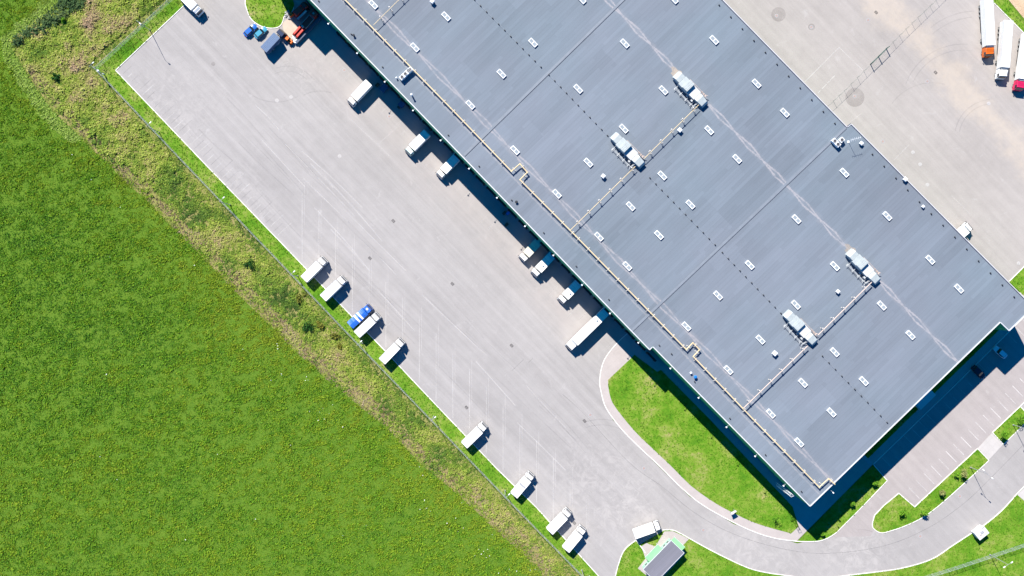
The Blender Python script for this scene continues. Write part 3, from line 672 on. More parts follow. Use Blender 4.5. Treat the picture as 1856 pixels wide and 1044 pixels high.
# dock doors with rubber shelters along the loading wall
a, b = Vector(RP[0]), Vector(RP[1]); d = (b - a).normalized(); nrm = Vector((d.y, -d.x));  nrm = nrm if nrm.dot(cen - a) < 0 else -nrm
def on_wall(px, py):
    p = W(px, py, ROOF).to_2d(); return a + d * (p - a).dot(d)
door_pts = [(590 + 17.6 * k, 0) for k in range(33)]
for k in range(30):
    s0 = (on_wall(606, 45) - a).length + k * 4.4; c = a + d * s0; rz = math.atan2(d.y, d.x)
    m = MB(); m.box((c.x + nrm.x * .05, c.y + nrm.y * .05, 2.75), (2.6, 0.08, 3.0), rz); o = m.build('dock_door', M['white_metal'] if k % 5 else M['grey_metal'], wh, sub=base_c)
    m = MB()
    for sx in (-1, 1): cc = c + d * (sx * 1.5) + nrm * 0.3; m.box((cc.x, cc.y, 2.75), (0.35, 0.6, 3.2), rz)
    cc = c + nrm * 0.3; m.box((cc.x, cc.y, 4.5), (3.35, 0.6, 0.3), rz)
    s_ = m.build('dock_shelter', M['rubber'], wh, sub=base_c)
# entrance canopy on the parking side and small projections
e0, e1 = Vector(RP[3]), Vector(RP[4]); ed = (e1 - e0).normalized(); en = Vector((ed.y, -ed.x)); en = en if en.dot(cen - e0) < 0 else -en
def canopy_part(name, px, py, z, L, D, T, mat):
    p = W(px, py, z).to_2d(); m = MB(); m.box((p.x, p.y, z), (L, D, T), math.atan2(ed.y, ed.x)); return m.build(name, mat, wh, sub=base_c)
canopy_part('entrance_canopy', 1667.5, 714.5, 5.0, 6.2, 6.6, 0.35, M['coping'])
canopy_part('canopy_fascia', 1653.2, 728.4, 5.0, 0.25, 6.7, 0.55, M['grey_metal'])
canopy_part('side_canopy', 1567, 829, 4.0, 0.9, 5.0, 0.3, M['grey_metal'])
# down pipe bracket cluster at the lower corner
def small(name, px, py, z, parts, label, cat, group=None, rz=0.0):
    p = W(px, py, z); o = thing(name, label, cat, p, rz, group)
    for nm, mat, mb in parts: mb.build(nm, mat, o)
    return o

# floodlights on the loading wall coping
fl = [(597.5, 41.5), (649.8, 94.8), (699.9, 146.5), (751, 198.4), (801, 252.6), (852.4, 303.8), (903, 356.6), (953.8, 408), (1005.2, 460.8), (1057, 514.5), (1107.5, 566), (1159, 619), (1217, 665.5), (1268, 718.7), (1318.6, 771.8), (1370.5, 824.5), (1422, 878)]
ords = ['first', 'second', 'third', 'fourth', 'fifth', 'sixth', 'seventh', 'eighth', 'ninth', 'tenth', 'eleventh', 'twelfth', 'thirteenth', 'fourteenth', 'fifteenth', 'sixteenth', 'seventeenth', 'eighteenth', 'nineteenth', 'twentieth']
b1 = MB(); b1.box((0, -0.2, 0.30), (0.08, 0.7, 0.06)); b1.box((0, 0.15, 0.15), (0.10, 0.10, 0.3))
b2 = MB(); b2.box((0, -0.5, 0.36), (0.46, 0.36, 0.18), 0, 0.8); b3 = MB(); b3.box((0, -0.5, 0.26), (0.36, 0.28, 0.012))
proto = None
for k, (px, py) in enumerate(fl):
    lb = 'white wall floodlight on the loading side roof edge, %s from the top left' % ords[k]
    loc = W(px, py, ROOF)
    if proto is None:
        proto = thing('floodlight', lb, 'floodlight', loc, ANG_U, 'floodlights along the loading wall')
        b1.build('bracket', M['galv'], proto); b2.build('housing', M['white_metal'], proto, 0.03); b3.build('lens', M['headlight'], proto)
    else: dup(proto, loc, ANG_U, lb)

# ------------------------------------------------------------------ skylights
sk = [(676.6, 8.6), (808.4, 30), (751.9, 86.2), (908.8, 134), (852.5, 190.2), (1054, -1), (1221, -1), (966, 77.6), (1132.3, 79.1), (1047.9, 161.3), (1202.3, 163.8), (1294.2, 72.8), (1371, 151.7), (1130.4, 233.4), (1066.3, 295), (1285.2, 236.2), (1335.9, 288.2), (1200.3, 318.3), (933.4, 272.5), (1009.4, 351.3), (1143, 374), (1085.5, 429), (1194.2, 426.2), (1422.2, 204.5), (1530.3, 313.3), (1251.3, 370.8), (1443.4, 397.4), (1358.7, 480.3), (1301.3, 535.7), (1442.4, 552.5), (1513.2, 482.5), (1608, 391.8), (1685.9, 471), (1738, 523.3), (1598.2, 554), (1650, 607.4), (1512.7, 638.5), (1137, 482.4), (1244, 591.8), (1378.3, 615.6), (1320.2, 670.7), (1455.3, 694), (1397, 749.7), (1507, 747.6), (1565.4, 690.8), (1448.5, 802)]
# rows by distance from the loading wall
sv = sorted([(V.dot(W(p[0], p[1], ROOF)), U.dot(W(p[0], p[1], ROOF)), p) for p in sk])
rows = []
for it in sv:
    if rows and it[0] - rows[-1][-1][0] < 2.2: rows[-1].append(it)
    else: rows.append([it])
rown = ['nearest the yellow pipe', 'second from the yellow pipe', 'third from the yellow pipe', 'fourth from the yellow pipe', 'fifth from the yellow pipe', 'sixth from the yellow pipe', 'seventh from the yellow pipe', 'eighth from the yellow pipe', 'ninth from the yellow pipe', 'tenth from the yellow pipe']
proto = None
for ri, row in enumerate(rows):
    row.sort(key=lambda q: q[1])
    for k, (_, _, p) in enumerate(row):
        lb = 'white skylight, %s from the left in the row %s' % (ords[k], rown[min(ri, 9)])
        loc = W(p[0], p[1], ROOF + 0.2); loc.z = ROOF
        if proto is None:
            proto = thing('skylight', lb, 'skylight', loc, ANG_U, 'skylights on the warehouse roof')
            m = MB(); L, Wd = 2.6, 1.14
            m.box((0, 0, 0.18), (L + 0.06, Wd + 0.06, 0.36)); m.build('upstand', M['white_metal'], proto)
            m = MB()
            for s in (-1, 1): m.box((0, s * (Wd / 2 - .06), 0.42), (L, 0.17, 0.10)); m.box((s * (L / 2 - .08), 0, 0.42), (0.17, Wd - .29, 0.10))
            m.box((0, 0, 0.42), (0.18, Wd - .29, 0.10)); m.build('frame', M['white_metal'], proto)
            for s in (-1, 1):
                m = MB(); m.box((s * (L / 4 - .02), 0, 0.425), (L / 2 - .28, Wd - .30, 0.07), 0, 0.85); m.build('pane', M['pane'], proto)
        else: dup(proto, loc, ANG_U, lb)

# ------------------------------------------------------------------ cable support blocks
def line_pts(a, b, n): return [(a[0] + (b[0] - a[0]) * i / (n - 1), a[1] + (b[1] - a[1]) * i / (n - 1)) for i in range(n)]
mid = line_pts((860, -0.5), (980.5, 121.6), 12) + line_pts((994.8, 135.6), (1101, 245.7), 11) + line_pts((1178, 322.5), (1296, 443.7), 12) + line_pts((1309.3, 457.7), (1415.4, 567.8), 11) + line_pts((1490.7, 645.6), (1607.8, 765.7), 11)
ne = line_pts((1303.4, 9.6), (1513, 224), 11) + line_pts((1581, 280), (1687.6, 387.7), 6) + line_pts((1709, 408.4), (1837.8, 538.4), 7)
sw = [(693.5, 121.6), (812.6, 245), (868.4, 301.3), (927.4, 362.7), (985.5, 422), (1044.6, 482.8), (1103.6, 543), (1195, 626), (1217.3, 641.6), (1323, 758.4), (1387.5, 824.5), (1452.7, 891), (636.8, 62), (577.7, 2), (1259, 692)]
proto = None
for pts, lb, gp in ((mid, 'small dark cable support block in the dotted line down the middle of the roof', 'blocks along the middle of the roof'), (ne, 'small dark cable support block along the right hand roof edge', 'blocks along the right hand roof edge'), (sw, 'small dark vent stub between the yellow pipe and the loading wall', 'vent stubs along the loading side')):
    for p in pts:
        loc = W(p[0], p[1], ROOF)
        if proto is None:
            proto = thing('cable_block', lb, 'roof block', loc, ANG_U, gp)
            m = MB(); m.box((0, 0, .22), (.42, .30, .44), 0, .7); m.build('base', M['lamp_dark'], proto)
            m = MB(); m.cyl((0, 0, .44), (0, 0, .50), .035, n=6); m.build('clip', M['grey_metal'], proto)
        else: dup(proto, loc, ANG_U, lb, gp)
for k, (s0, s1) in enumerate(((0, 11), (12, 22), (23, 34), (35, 45), (46, 56))):
    m = MB(); m.tube([W(mid[s0][0], mid[s0][1], ROOF) + Vector((0, 0, .50)), W(mid[s1][0], mid[s1][1], ROOF) + Vector((0, 0, .50))], 0.012, 5)
    tag(m.build('lightning_cable', M['grey_metal']), 'thin lightning cable over the dotted blocks mid roof, %s run from the top' % ords[k], 'cable')

# ------------------------------------------------------------------ roof pipelines
def pipe_run(name, label, pts, z, r, mat, spacing=3.87, wide=0.75, knob=False, start=1.5):
    q = [W(p[0], p[1], ROOF + z) for p in pts]
    o = thing(name, label, 'pipeline', (q[0].x, q[0].y, ROOF))
    m = MB()
    for i in range(len(q) - 1): m.cyl(q[i], q[i + 1], r, n=10)
    for c in q[1:-1]: m.cyl(c - Vector((0, 0, r)), c + Vector((0, 0, r * 1.02)), r * 1.15, n=10)
    m.build('pipe', mat, o, sub=o.location)
    for i in range(len(q) - 1):
        dd = (q[i + 1] - q[i]); L = dd.length; dd.normalize(); nn = Vector((-dd.y, dd.x, 0)); rz = math.atan2(dd.y, dd.x)
        s = start if i == 0 else min(1.0, L / 2)
        while s < L - 0.3:
            c = q[i] + dd * s; m = MB()
            m.box((c.x, c.y, ROOF + z - r - .05), (.09, wide * 2, .08), rz)
            for k in (-1, 1):
                f = c + nn * (wide * .82 * k); m.box((f.x, f.y, ROOF + (z - r - .1) / 2), (.08, .08, z - r - .1), rz); m.box((f.x, f.y, ROOF + .05), (.26, .26, .10), rz)
            m.box((c.x, c.y, ROOF + z + r * .6), (.12, r * 2.5, r), rz)
            if knob:
                f = c + nn * (wide * .9 * (1 if nn.dot(U) < 0 else -1)); m.cyl((f.x, f.y, ROOF + z - r - .05), (f.x, f.y, ROOF + z + .25), .06, n=8); m.cyl((f.x, f.y, ROOF + z + .25), (f.x, f.y, ROOF + z + .38), .17, n=10)
            m.build('support', M['support'], o, sub=o.location)
            s += spacing
    return o
pipe_run('gas_pipeline', 'long yellow gas pipeline with two square loops along the loading side of the roof',
         [(600, -26.5), (817, 196), (927, 310.5), (942.4, 297), (955.8, 312.4), (942.4, 325.8), (1043.9, 428), (1180, 567.7), (1244.2, 633.7), (1255.7, 621.3), (1268, 633.7), (1256.6, 646.2), (1364, 758.8), (1484.8, 883), (1502, 867.6), (1513.6, 878)], 1.2, 0.17, M['pipe_yellow'], wide=.55)
pipe_run('branch_pipe', 'thin yellow branch pipe leaving the top of the photo', [(677, 45.5), (722.6, 0), (760, -37)], 1.7, 0.08, M['pipe_yellow'], 3.6, 0.5, True, 2.9)
pipe_run('branch_pipe', 'thin yellow branch pipe from the main pipeline to the left hand air handling unit', [(1034, 417), (1151.5, 301.5)], 1.7, 0.09, M['pipe_yellow'], 4.15, 0.5, True, 3.0)
pipe_run('branch_pipe', 'thin yellow branch pipe between the two upper air handling units', [(1167.5, 287.5), (1266.5, 190)], 1.7, 0.09, M['pipe_yellow'], 4.15, 0.5, True, 2.6)
pipe_run('branch_pipe', 'thick pale branch pipe from the main pipeline to the lower air handling unit', [(1347.6, 740), (1464, 627)], 1.7, 0.15, M['pipe_pale'], 4.1, 0.55, True, 2.4)
pipe_run('branch_pipe', 'thick pale branch pipe between the two lower air handling units', [(1482.7, 607.5), (1580, 511.5)], 1.7, 0.15, M['pipe_pale'], 4.0, 0.55, True, 2.2)

# ------------------------------------------------------------------ air handling units
def make_ahu(px, py, label):
    p = W(px, py, ROOF + 1.2); o = thing('air_handler', label, 'air handling unit', (p.x, p.y, ROOF), ANG_U, 'air handling units on the roof')
    # local x along the unit (lower right), y towards the upper right of the photo
    m = MB(); m.box((0.2, 0, .2), (11.2, 2.6, .16))
    for xx in (-5, -2.5, 0, 2.5, 5):
        for s in (-1, 1): m.box((xx, s * 1.1, .06), (.5, .5, .12))
    m.build('base_frame', M['grey_metal'], o)
    prof = [(-6.1, .9), (-5.75, 1.9), (-4.9, 2.45), (-3.6, 2.3), (-3.6, .35), (-4.6, .35)]
    m = MB(); m.profile(prof, lambda x, z: 1.18); m.build('intake_hood', M['unit_metal'], o, .03)
    m = MB(); m.box((-2.85, -.05, 1.33), (1.45, 2.9, 2.0)); m.build('filter_module', M['unit_metal'], o, .03)
    m = MB(); m.box((-1.25, 0.0, 1.63), (1.7, 2.9, 2.6)); 
    for k in range(3): m.box((-1.75 + k * .5, 0, 2.95), (.05, 2.7, .05))
    m.build('raised_module', M['unit_metal'], o, .03)
    m = MB(); m.box((1.0, .05, 1.08), (2.8, 2.8, 1.5)); m.box((1.0, .05, 1.85), (2.6, .06, .05)); m.build('fan_module', M['fan_white'], o, .03)
    prof = [(2.4, .35), (2.4, 1.75), (3.4, 2.05), (5.2, 1.75), (5.75, 1.1), (5.3, .9), (4.4, .35)]
    m = MB(); m.profile(prof, lambda x, z: 1.12 if x < 3.5 else 1.0); m.build('exhaust_hood', M['unit_metal'], o, .03)
    m = MB()
    for s, xs in ((1, (-2.6, -1.4, .2, 1.6)),):
        for xx in xs: m.box((xx, 1.475, 1.1), (.85, .03, 1.1))
    m.build('access_door', M['galv'], o)
    m = MB()
    m.tube([(-2.2, 1.75, 1.9), (-.5, 1.75, 1.9), (2.2, 1.75, 1.9), (4.6, 1.5, 1.4)], .06, 6); m.tube([(2.0, 1.9, 1.2), (3.6, 1.9, 1.2), (4.4, 2.3, 1.2)], .09, 6)
    for xx in (-2.2, -.5, 1.2, 2.2): m.box((xx, 1.6, 1.9), (.06, .35, .06))
    for xx in (2.5, 3.2, 3.9): m.box((xx, 1.65, 1.5), (.35, .5, .3)); m.cyl((xx, 1.9, 1.2), (xx, 1.9, 1.7), .1, n=8)
    m.build('valve_piping', M['pipe_pale'], o)
    m = MB()
    m.tube([(-3.3, -2.45, .75), (3.6, -2.45, .75)], .09, 6); m.tube([(-3.3, -2.75, .75), (2.6, -2.75, .75)], .06, 6)
    for xx in (-3.3, -1.2, .9, 2.8, 3.6): m.box((xx, -2.4, .35), (.10, .10, .7)); m.box((xx, -2.3, .72), (.12, 1.7, .08)); m.box((xx, -2.5, .05), (.45, .7, .10))
    m.tube([(3.6, -2.45, .75), (3.9, -1.2, 1.2)], .08, 6)
    m.build('pipe_rack', M['galv'], o)
    m = MB(); m.box((2.2, -1.75, .7), (.6, .5, .9)); m.box((.4, -1.7, .9), (.5, .35, .7)); m.build('control_cabinet', M['galv'], o, .02)
    return o
make_ahu(1252, 163.5, 'air handling unit nearest the top, with sand coloured grit round it')
make_ahu(1138.5, 273.5, 'leftmost air handling unit, between two thin yellow branch pipes')
make_ahu(1565.5, 484.5, 'rightmost air handling unit, at the upper end of the thick pale pipe')
make_ahu(1451.5, 595, 'air handling unit lowest on the roof, between two thick pale pipes')

# small roof plant
def vent(px, py, label, s=0.9, h=1.2):
    p = W(px, py, ROOF + h * .6); o = thing('roof_vent', label, 'roof vent', (p.x, p.y, ROOF), ANG_U + .1, 'square vents on the roof')
    m = MB(); m.box((0, 0, h * .4), (s * .75, s * .75, h * .8)); m.build('stack', M['galv'], o)
    m = MB(); m.box((0, 0, h * .9), (s, s, h * .2), 0, .8); m.cyl((0, 0, h), (0, 0, h + .12), s * .28, n=12); m.build('cowl', M['white_metal'], o, .02)
    m = MB()
    for a in range(4): m.box((.42 * s * math.cos(a * PI / 2), .42 * s * math.sin(a * PI / 2), h * .72), (.04, s * .6, h * .12), a * PI / 2)
    m.build('louvre', M['fan_dark'], o)
vent(783.5, 3, 'square roof vent at the top edge of the photo, left of the upper skylights', 1.1, 1.3)
vent(1232, 236, 'square roof vent touching the thin yellow pipe below the top air unit', 1.15, 1.2)
vent(1093.3, 319.5, 'square roof vent left of the pipe to the left hand air unit', 1.1, 1.2)
vent(1404, 640.5, 'square roof vent beside the lower thick pale pipe', 1.3, 1.3)
vent(1518.5, 528.5, 'square roof vent left of the upper thick pale pipe', 1.0, 1.1)
vent(1561, 260, 'small square roof vent beside the antenna at the roof corner', 1.0, 1.1)
vent(1640.5, 325, 'white square vent standing on the right hand roof edge', 1.1, 1.2)
vent(1673, 374.5, 'dark low square vent near the right hand roof edge', .8, .8)
def ac(px, py, label, fans=1, dark=False, rz=0.0):
    p = W(px, py, ROOF + 1.0); o = thing('condenser_unit', label, 'condenser', (p.x, p.y, ROOF), ANG_V + rz)
    L = 1.3 * fans
    m = MB(); m.box((0, 0, .85), (L, 1.15, 1.3)); m.build('casing', M['blue_cap'] if dark else M['white_metal'], o, .03)
    m = MB()
    for s in (-1, 1): m.box((s * L * .4, 0, .1), (.12, 1.0, .2))
    m.build('feet', M['grey_metal'], o)
    for k in range(fans):
        x = (k - (fans - 1) / 2) * 1.25
        m = MB()
        for a in range(16):
            t0, t1 = 2 * PI * a / 16, 2 * PI * (a + 1) / 16
            m.box((x + .46 * math.cos((t0 + t1) / 2), .46 * math.sin((t0 + t1) / 2), 1.56), (.10, .2, .12), (t0 + t1) / 2)
        f = m.build('fan_guard', M['galv'], o)
        m = MB(); m.cyl((x, 0, 1.50), (x, 0, 1.515), .43, n=16)
        for a in range(4): m.box((x, 0, 1.53), (.8, .12, .02), a * PI / 4)
        m.build('fan', M['fan_dark'], o)
ac(735, 134.5, 'long three fan condenser unit beside the yellow pipe near the top', 3)
ac(743.5, 127, 'small single fan condenser unit beside the yellow pipe near the top', 1)
ac(1515, 259, 'two fan condenser unit at the right hand roof step', 2, rz=-PI / 2)
ac(1525, 254, 'single fan condenser unit beside the antenna at the roof step', 1)
def pot(px, py, label, mat, r, h):
    p = W(px, py, ROOF); o = thing('vent_pipe', label, 'vent pipe', p)
    m = MB(); m.cyl((0, 0, 0), (0, 0, h), r * .8, n=14); m.build('pipe', mat, o, smooth=False)
    m = MB(); m.cyl((0, 0, h), (0, 0, h + r * .5), r * 1.15, r * .6, n=14); m.build('cap', mat, o)
pot(1259.5, 683, 'fat blue capped vent pipe near the lower pipe loop', M['blue_cap'], .42, .9)
pot(1251.6, 675.5, 'white capped vent pipe left of the blue one', M['white_metal'], .28, .8)
pot(719, 141.8, 'short white vent pipe left of the long condenser unit', M['white_metal'], .2, .8)
pot(747, 173.5, 'tall white vent pipe below the long condenser unit', M['white_metal'], .26, 1.9)
pot(641.6, 65, 'dark vent pipe near the top of the loading side', M['lamp_dark'], .3, .8)
pot(936, 366.4, 'dark round vent pipe halfway along the loading side', M['lamp_dark'], .35, .6)
p = W(1537.5, 257, ROOF); o = thing('antenna_mast', 'white antenna mast with cross arms at the roof step', 'antenna', p, 0)
m = MB(); m.cyl((0, 0, 0), (0, 0, 5.0), .05, .035, 8); m.box((0, 0, .06), (.6, .6, .12)); m.build('mast', M['white_metal'], o)
m = MB(); m.tube([(-.9, -.25, 4.7), (1.9, .55, 4.7)], .04, 6)
for k in range(6): c = Vector((-.8 + k * .5, -.22 + k * .143, 4.7)); m.tube([c + Vector((.12, -.45, 0)), c + Vector((-.12, .45, 0))], .02, 5)
m.build('aerial', M['white_metal'], o)
# caged ladder at the lower corner
p = W(1437, 893, ROOF); o = thing('cage_ladder', 'white caged ladder at the lowest corner of the loading wall', 'ladder', (p.x, p.y, 0), ANG_U)
m = MB()
for s in (-.3, .3): m.box((s, -.45, 8.5), (.06, .06, 16.8))
for k in range(50): m.box((0, -.45, .5 + k * .33), (.6, .04, .04))
m.build('ladder', M['white_metal'], o)
m = MB()
for k in range(14):
    z = 2.8 + k * 1.08
    for a in range(9):
        t0 = PI + PI * a / 9; t1 = PI + PI * (a + 1) / 9
        m.tube([(.5 * math.cos(t0), -.5 + .75 * math.sin(t0), z), (.5 * math.cos(t1), -.5 + .75 * math.sin(t1), z)], .035, 5)
for a in (0, 3, 6, 9): t0 = PI + PI * a / 9; m.tube([(.5 * math.cos(t0), -.5 + .75 * math.sin(t0), 2.8), (.5 * math.cos(t0), -.5 + .75 * math.sin(t0), 17.2)], .03, 5)
m.build('safety_cage', M['white_metal'], o)
p = W(1506, 889, ROOF); o = thing('wall_camera', 'small white camera bracket at the lowest roof corner by the pipe end', 'camera', p, ANG_V)
m = MB(); m.box((0, -.35, .3), (.08, .9, .08)); m.build('bracket', M['galv'], o); m = MB(); m.box((0, -.8, .25), (.3, .45, .25)); m.build('housing', M['white_metal'], o, .03)

# ------------------------------------------------------------------ vehicles
def wheel(parent, x, y, r=.5, w=.3, out=1):
    m = MB(); m.cyl((x, y - w / 2, r), (x, y + w / 2, r), r, n=20); t = m.build('wheel', M['rubber'], parent, .03)
    m = MB(); yy = y + out * (w / 2 + .005); m.cyl((x, yy - .02, r), (x, yy + .02, r), r * .58, n=16); m.cyl((x, yy - .02, r), (x, yy + .06, r), r * .2, n=10); m.build('rim', M['galv'], t)
def add_cab(o, xr, xf, zr, paintm, hw=1.2, deflector=True, hatch=False, z0=.45):
    """lorry cab from xr (rear) to xf (front)"""
    L = xf - xr; zs = z0 + (zr - z0) * .52
    prof = [(xr, z0 + .35), (xr, zr - .05), (xr + .15, zr), (xr + L * .70, zr), (xr + L * .80, zr - .08), (xf - .06, zs), (xf, zs - .25), (xf, z0), (xf - .35, z0 - .05), (xr + .9, z0 - .05), (xr + .6, z0 + .35)]
    m = MB(); m.profile(prof, lambda x, z: hw * (1.0 if z < zs else 1.0 - .10 * (z - zs) / (zr - zs)) * (1 if x < xr + L * .7 else 1 - .06 * (x - xr - L * .7) / (L * .3)))
    m.build('cab', paintm, o, .07)
    # windscreen, proud of the sloping front
    a = Vector((xr + L * .815, 0, zr - .12)); b = Vector((xf - .075, 0, zs + .03)); nn = Vector((b.z - a.z, 0, -(b.x - a.x))).normalized(); nn = nn if nn.x > 0 else -nn
    m = MB(); wa, wb = hw * .80, hw * .86; vs = []
    for c, w in ((a, wa), (b, wb)):
        for s in (-1, 1):
            vs.append(c + nn * .02 + Vector((0, s * w, 0)))
    vs2 = [v - nn * .05 for v in vs]
    m.add(vs + vs2, [(0, 1, 3, 2), (4, 6, 7, 5), (0, 4, 5, 1), (2, 3, 7, 6), (0, 2, 6, 4), (1, 5, 7, 3)]); m.build('windscreen', M['glass'], o)
    for s in (-1, 1):
        m = MB(); xx0, xx1 = xr + L * .45, xr + L * .80
        y0, y1 = hw * .985 * s + s * .012, hw * .915 * s + s * .012
        m.add([(xx0, y0, zs + .06), (xx1 + .12, y0 * .985, zs + .06), (xx1 - .02, y1, zr - .18), (xx0, y1, zr - .18)], [(0, 1, 2, 3)] if s < 0 else [(3, 2, 1, 0)]); m.build('side_window', M['glass'], o, triangulate=True)
        m = MB(); m.box((xf - .03, s * hw * .78, z0 + .28), (.10, .36, .18)); m.build('headlight', M['headlight'], o, .02)
        m = MB(); m.box((xf - .25, s * (hw + .22), zs + .45), (.10, .24, .55)); m.box((xf - .28, s * (hw + .08), zs + .70), (.05, .28, .05)); m.build('mirror', M['dark_metal'], o, .02)
    m = MB(); m.box((xf + .03, 0, z0 + .02), (.14, hw * 2 * .96, .3)); m.build('bumper', M['dark_metal'], o, .03)
    if deflector:
        m = MB(); m.profile([(xr + .08, zr - .01), (xr + .08, zr + .48), (xr + .35, zr + .44), (xr + L * .62, zr - .01)], lambda x, z: hw * .86); m.build('roof_deflector', paintm, o, .04)
    m = MB(); m.box((xr + L * .72, 0, zr + .04), (.12, hw * 1.7, .08)); m.build('sun_visor', M['dark_metal'] if not hatch else paintm, o)
    if hatch:
        m = MB(); m.box((xr + L * .42, .1, zr + .03), (.5, .55, .06)); m.build('roof_hatch', M['grey_metal'], o, .02)
def add_chassis(o, x0, x1, tank=True):
    m = MB()
    for s in (-1, 1): m.box(((x0 + x1) / 2, s * .42, .85), (x1 - x0, .12, .24))
    for k in range(6): m.box((x0 + (x1 - x0) * (k + .5) / 6, 0, .85), (.1, .8, .16))
    m.build('chassis', M['dark_metal'], o)
    if tank:
        m = MB(); m.box(((x0 + x1) / 2 + .6, -.95, .68), (1.1, .5, .5)); m.build('fuel_tank', M['galv'], o, .08)
    m = MB(); m.box((x0 + .05, 0, .55), (.10, 2.3, .14)); m.build('rear_guard', M['dark_metal'], o)
    for s in (-1, 1):
        m = MB(); m.box((x0 - .01, s * .95, .80), (.06, .35, .14)); m.build('tail_light', M['tail'], o)
def box_lorry(label, mat='truck_white', cabm='cab_white', L=8.2, box=6.25, zt=3.45, cabz=2.75, deflector=True, hatch=False, rooflight=False, group='box lorries in and around the yard'):
    o = thing('box_lorry', label, 'lorry', (0, 0, 0), 0, group)
    xr, xf = -L / 2, L / 2; xb = xr + box
    add_chassis(o, xr, xf - .6)
    m = MB(); m.box((xr + box / 2, 0, (1.05 + zt) / 2), (box, 2.5, zt - 1.05)); m.build('box_body', M[mat], o, .03)
    m = MB()
    for s in (-1, 1): m.box((xr + box / 2, s * 1.235, zt + .012), (box - .06, .07, .05)); m.box((xr + box / 2 + s * (box / 2 - .05), 0, zt + .011), (.08, 2.4, .05))
    for k in range(1, 5): m.box((xr + box * k / 5, 0, zt + .004), (.05, 2.4, .02))
    m.build('roof_rail', M['rail_grey'] if False else M['galv'], o)
    for s in (-1, 1):
        m = MB(); m.box((xr - .025, s * .61, (1.2 + zt) / 2), (.05, 1.18, zt - 1.3)); d_ = m.build('rear_door', M['cab_white'], o, .01)
        m = MB(); m.cyl((xr - .07, s * .15, 1.3), (xr - .07, s * .15, zt - .2), .025, n=6); m.build('lock_bar', M['galv'], d_)
    if rooflight:
        m = MB(); m.box((xr + box * .62, 0, zt + .02), (.6, 2.1, .03)); m.build('roof_light', M['grey_metal'], o)
    add_cab(o, xb + .36, xf, cabz, M[cabm], 1.2, deflector, hatch)
    for x in (xf - 1.15, xr + 1.9):
        for s in (-1, 1): wheel(o, x, s * (1.02 if x > 0 else .95), .48, .3 if x > 0 else .5, s)
    return o
def place(o, rear, front, z=3.4, dz=0.0):
    """put a vehicle by the roof-level photo points of its rear and front"""
    a, b = W(rear[0], rear[1], z), W(front[0], front[1], z * .82)
    c = (a + b) / 2; o.location = (c.x, c.y, dz); o.rotation_euler = (0, 0, math.atan2(b.y - a.y, b.x - a.x)); return o
def vmats(o): return o
A = box_lorry('white box lorry, uppermost one parked on the left kerb')
place(A, (551.4, 505.3), (586.8, 470.4))
def again(src, rear, front, label, mats=None, z=3.4):
    r = dup(src, (0, 0, 0), 0, label, None, mats); return place(r, rear, front, z)
again(A, (586.2, 539.4), (622.2, 505.2), 'white box lorry, second down the left kerb, above the blue tarp lorry')
again(A, (646.9, 606), (684.6, 571), 'white box lorry parked right against the blue tarp lorry')
again(A, (692.7, 654.4), (728, 618), 'white box lorry below the blue tarp lorry, standing alone')
again(A, (840, 808.3), (880, 769), 'white box lorry alone halfway down the lower left kerb')
again(A, (669, 148.6), (632.6, 188.2), 'white box lorry standing a little off the dock near the top')
again(A, (772.4, 241.5), (739.3, 275.6), 'white box lorry at the dock with a teal tinted cab front, second from the top', {'cab': paint('cab_teal', (0.50, 0.70, 0.66), .3)})
again(A, (830, 282), (794.8, 319), 'white box lorry backed to the dock, third from the top')
again(A, (1002.5, 460.8), (967, 498), 'white box lorry at the dock right beside the cream lorry')
again(A, (1052, 509.5), (1015, 547), 'white box lorry at the dock above the long articulated lorry')
again(A, (321, -18), (364.5, 25.5), 'white lorry cut by the top edge of the photo')
again(A, (1726, 439), (1757, 410), 'white lorry half hidden behind the right hand roof edge')
B = box_lorry('white box lorry with a grey roof light, third from the bottom of the left kerb', rooflight=True, L=7.9, box=6.1, zt=3.2, deflector=False)
place(B, (931.2, 899), (964, 859.5))
C_ = box_lorry('white box lorry with rounded cab, second from the bottom of the left kerb', L=8.1, box=6.2, zt=3.2, deflector=False)
place(C_, (996.7, 963.5), (1031.2, 926.9))
D_ = box_lorry('white box lorry with a hatch in its cab roof, lowest on the left kerb', L=7.9, box=6.0, zt=3.3, deflector=False, hatch=True)
place(D_, (1025.5, 997.4), (1057.5, 957.6))
again(D_, (1150.6, 969.7), (1196.2, 952.4), 'white box lorry beside the gatehouse')
again(D_, (978.2, 435.6), (946.5, 468.6), 'cream box lorry at the dock with a dark hatch in its white cab', {'box_body': M['truck_cream']})

# blue tarpaulin lorry
o = thing('tarp_lorry', 'bright blue tarpaulin lorry with two white roof stripes on the left kerb', 'lorry')
L, box, zt = 7.9, 6.0, 2.9; xr, xf = -L / 2, L / 2
add_chassis(o, xr, xf - .6)
m = MB(); prof = [(-1.25, 1.05), (-1.25, zt - .25), (-.7, zt), (0, zt + .12), (.7, zt), (1.25, zt - .25), (1.25, 1.05)]
nseg = 12; vs = []
for k in range(nseg + 1):
    x = xr + box * k / nseg; sag = -.06 if k % 3 else .0
    vs += [(x, y, z + (sag if z > zt - .3 else 0)) for y, z in prof]
n = len(prof); fs = []
for k in range(nseg):
    for i in range(n): a_, b_ = k * n + i, k * n + (i + 1) % n; fs.append((a_, b_, b_ + n, a_ + n))
fs += [list(range(n)), list(reversed(range(nseg * n, nseg * n + n)))]
m.add(vs, fs); m.build('tarpaulin', M['tarp_blue'], o)
for x0 in (2.55, 3.75):
    m = MB(); q = []
    for x in (xr + x0, xr + x0 + .55): q += [(x, y * 1.006, z + .03) for y, z in prof[1:6]]
    m.add(q, [(i, i + 1, i + 6, i + 5) for i in range(4)]); m.build('white_stripe', M['tarp_white'], o, triangulate=True)
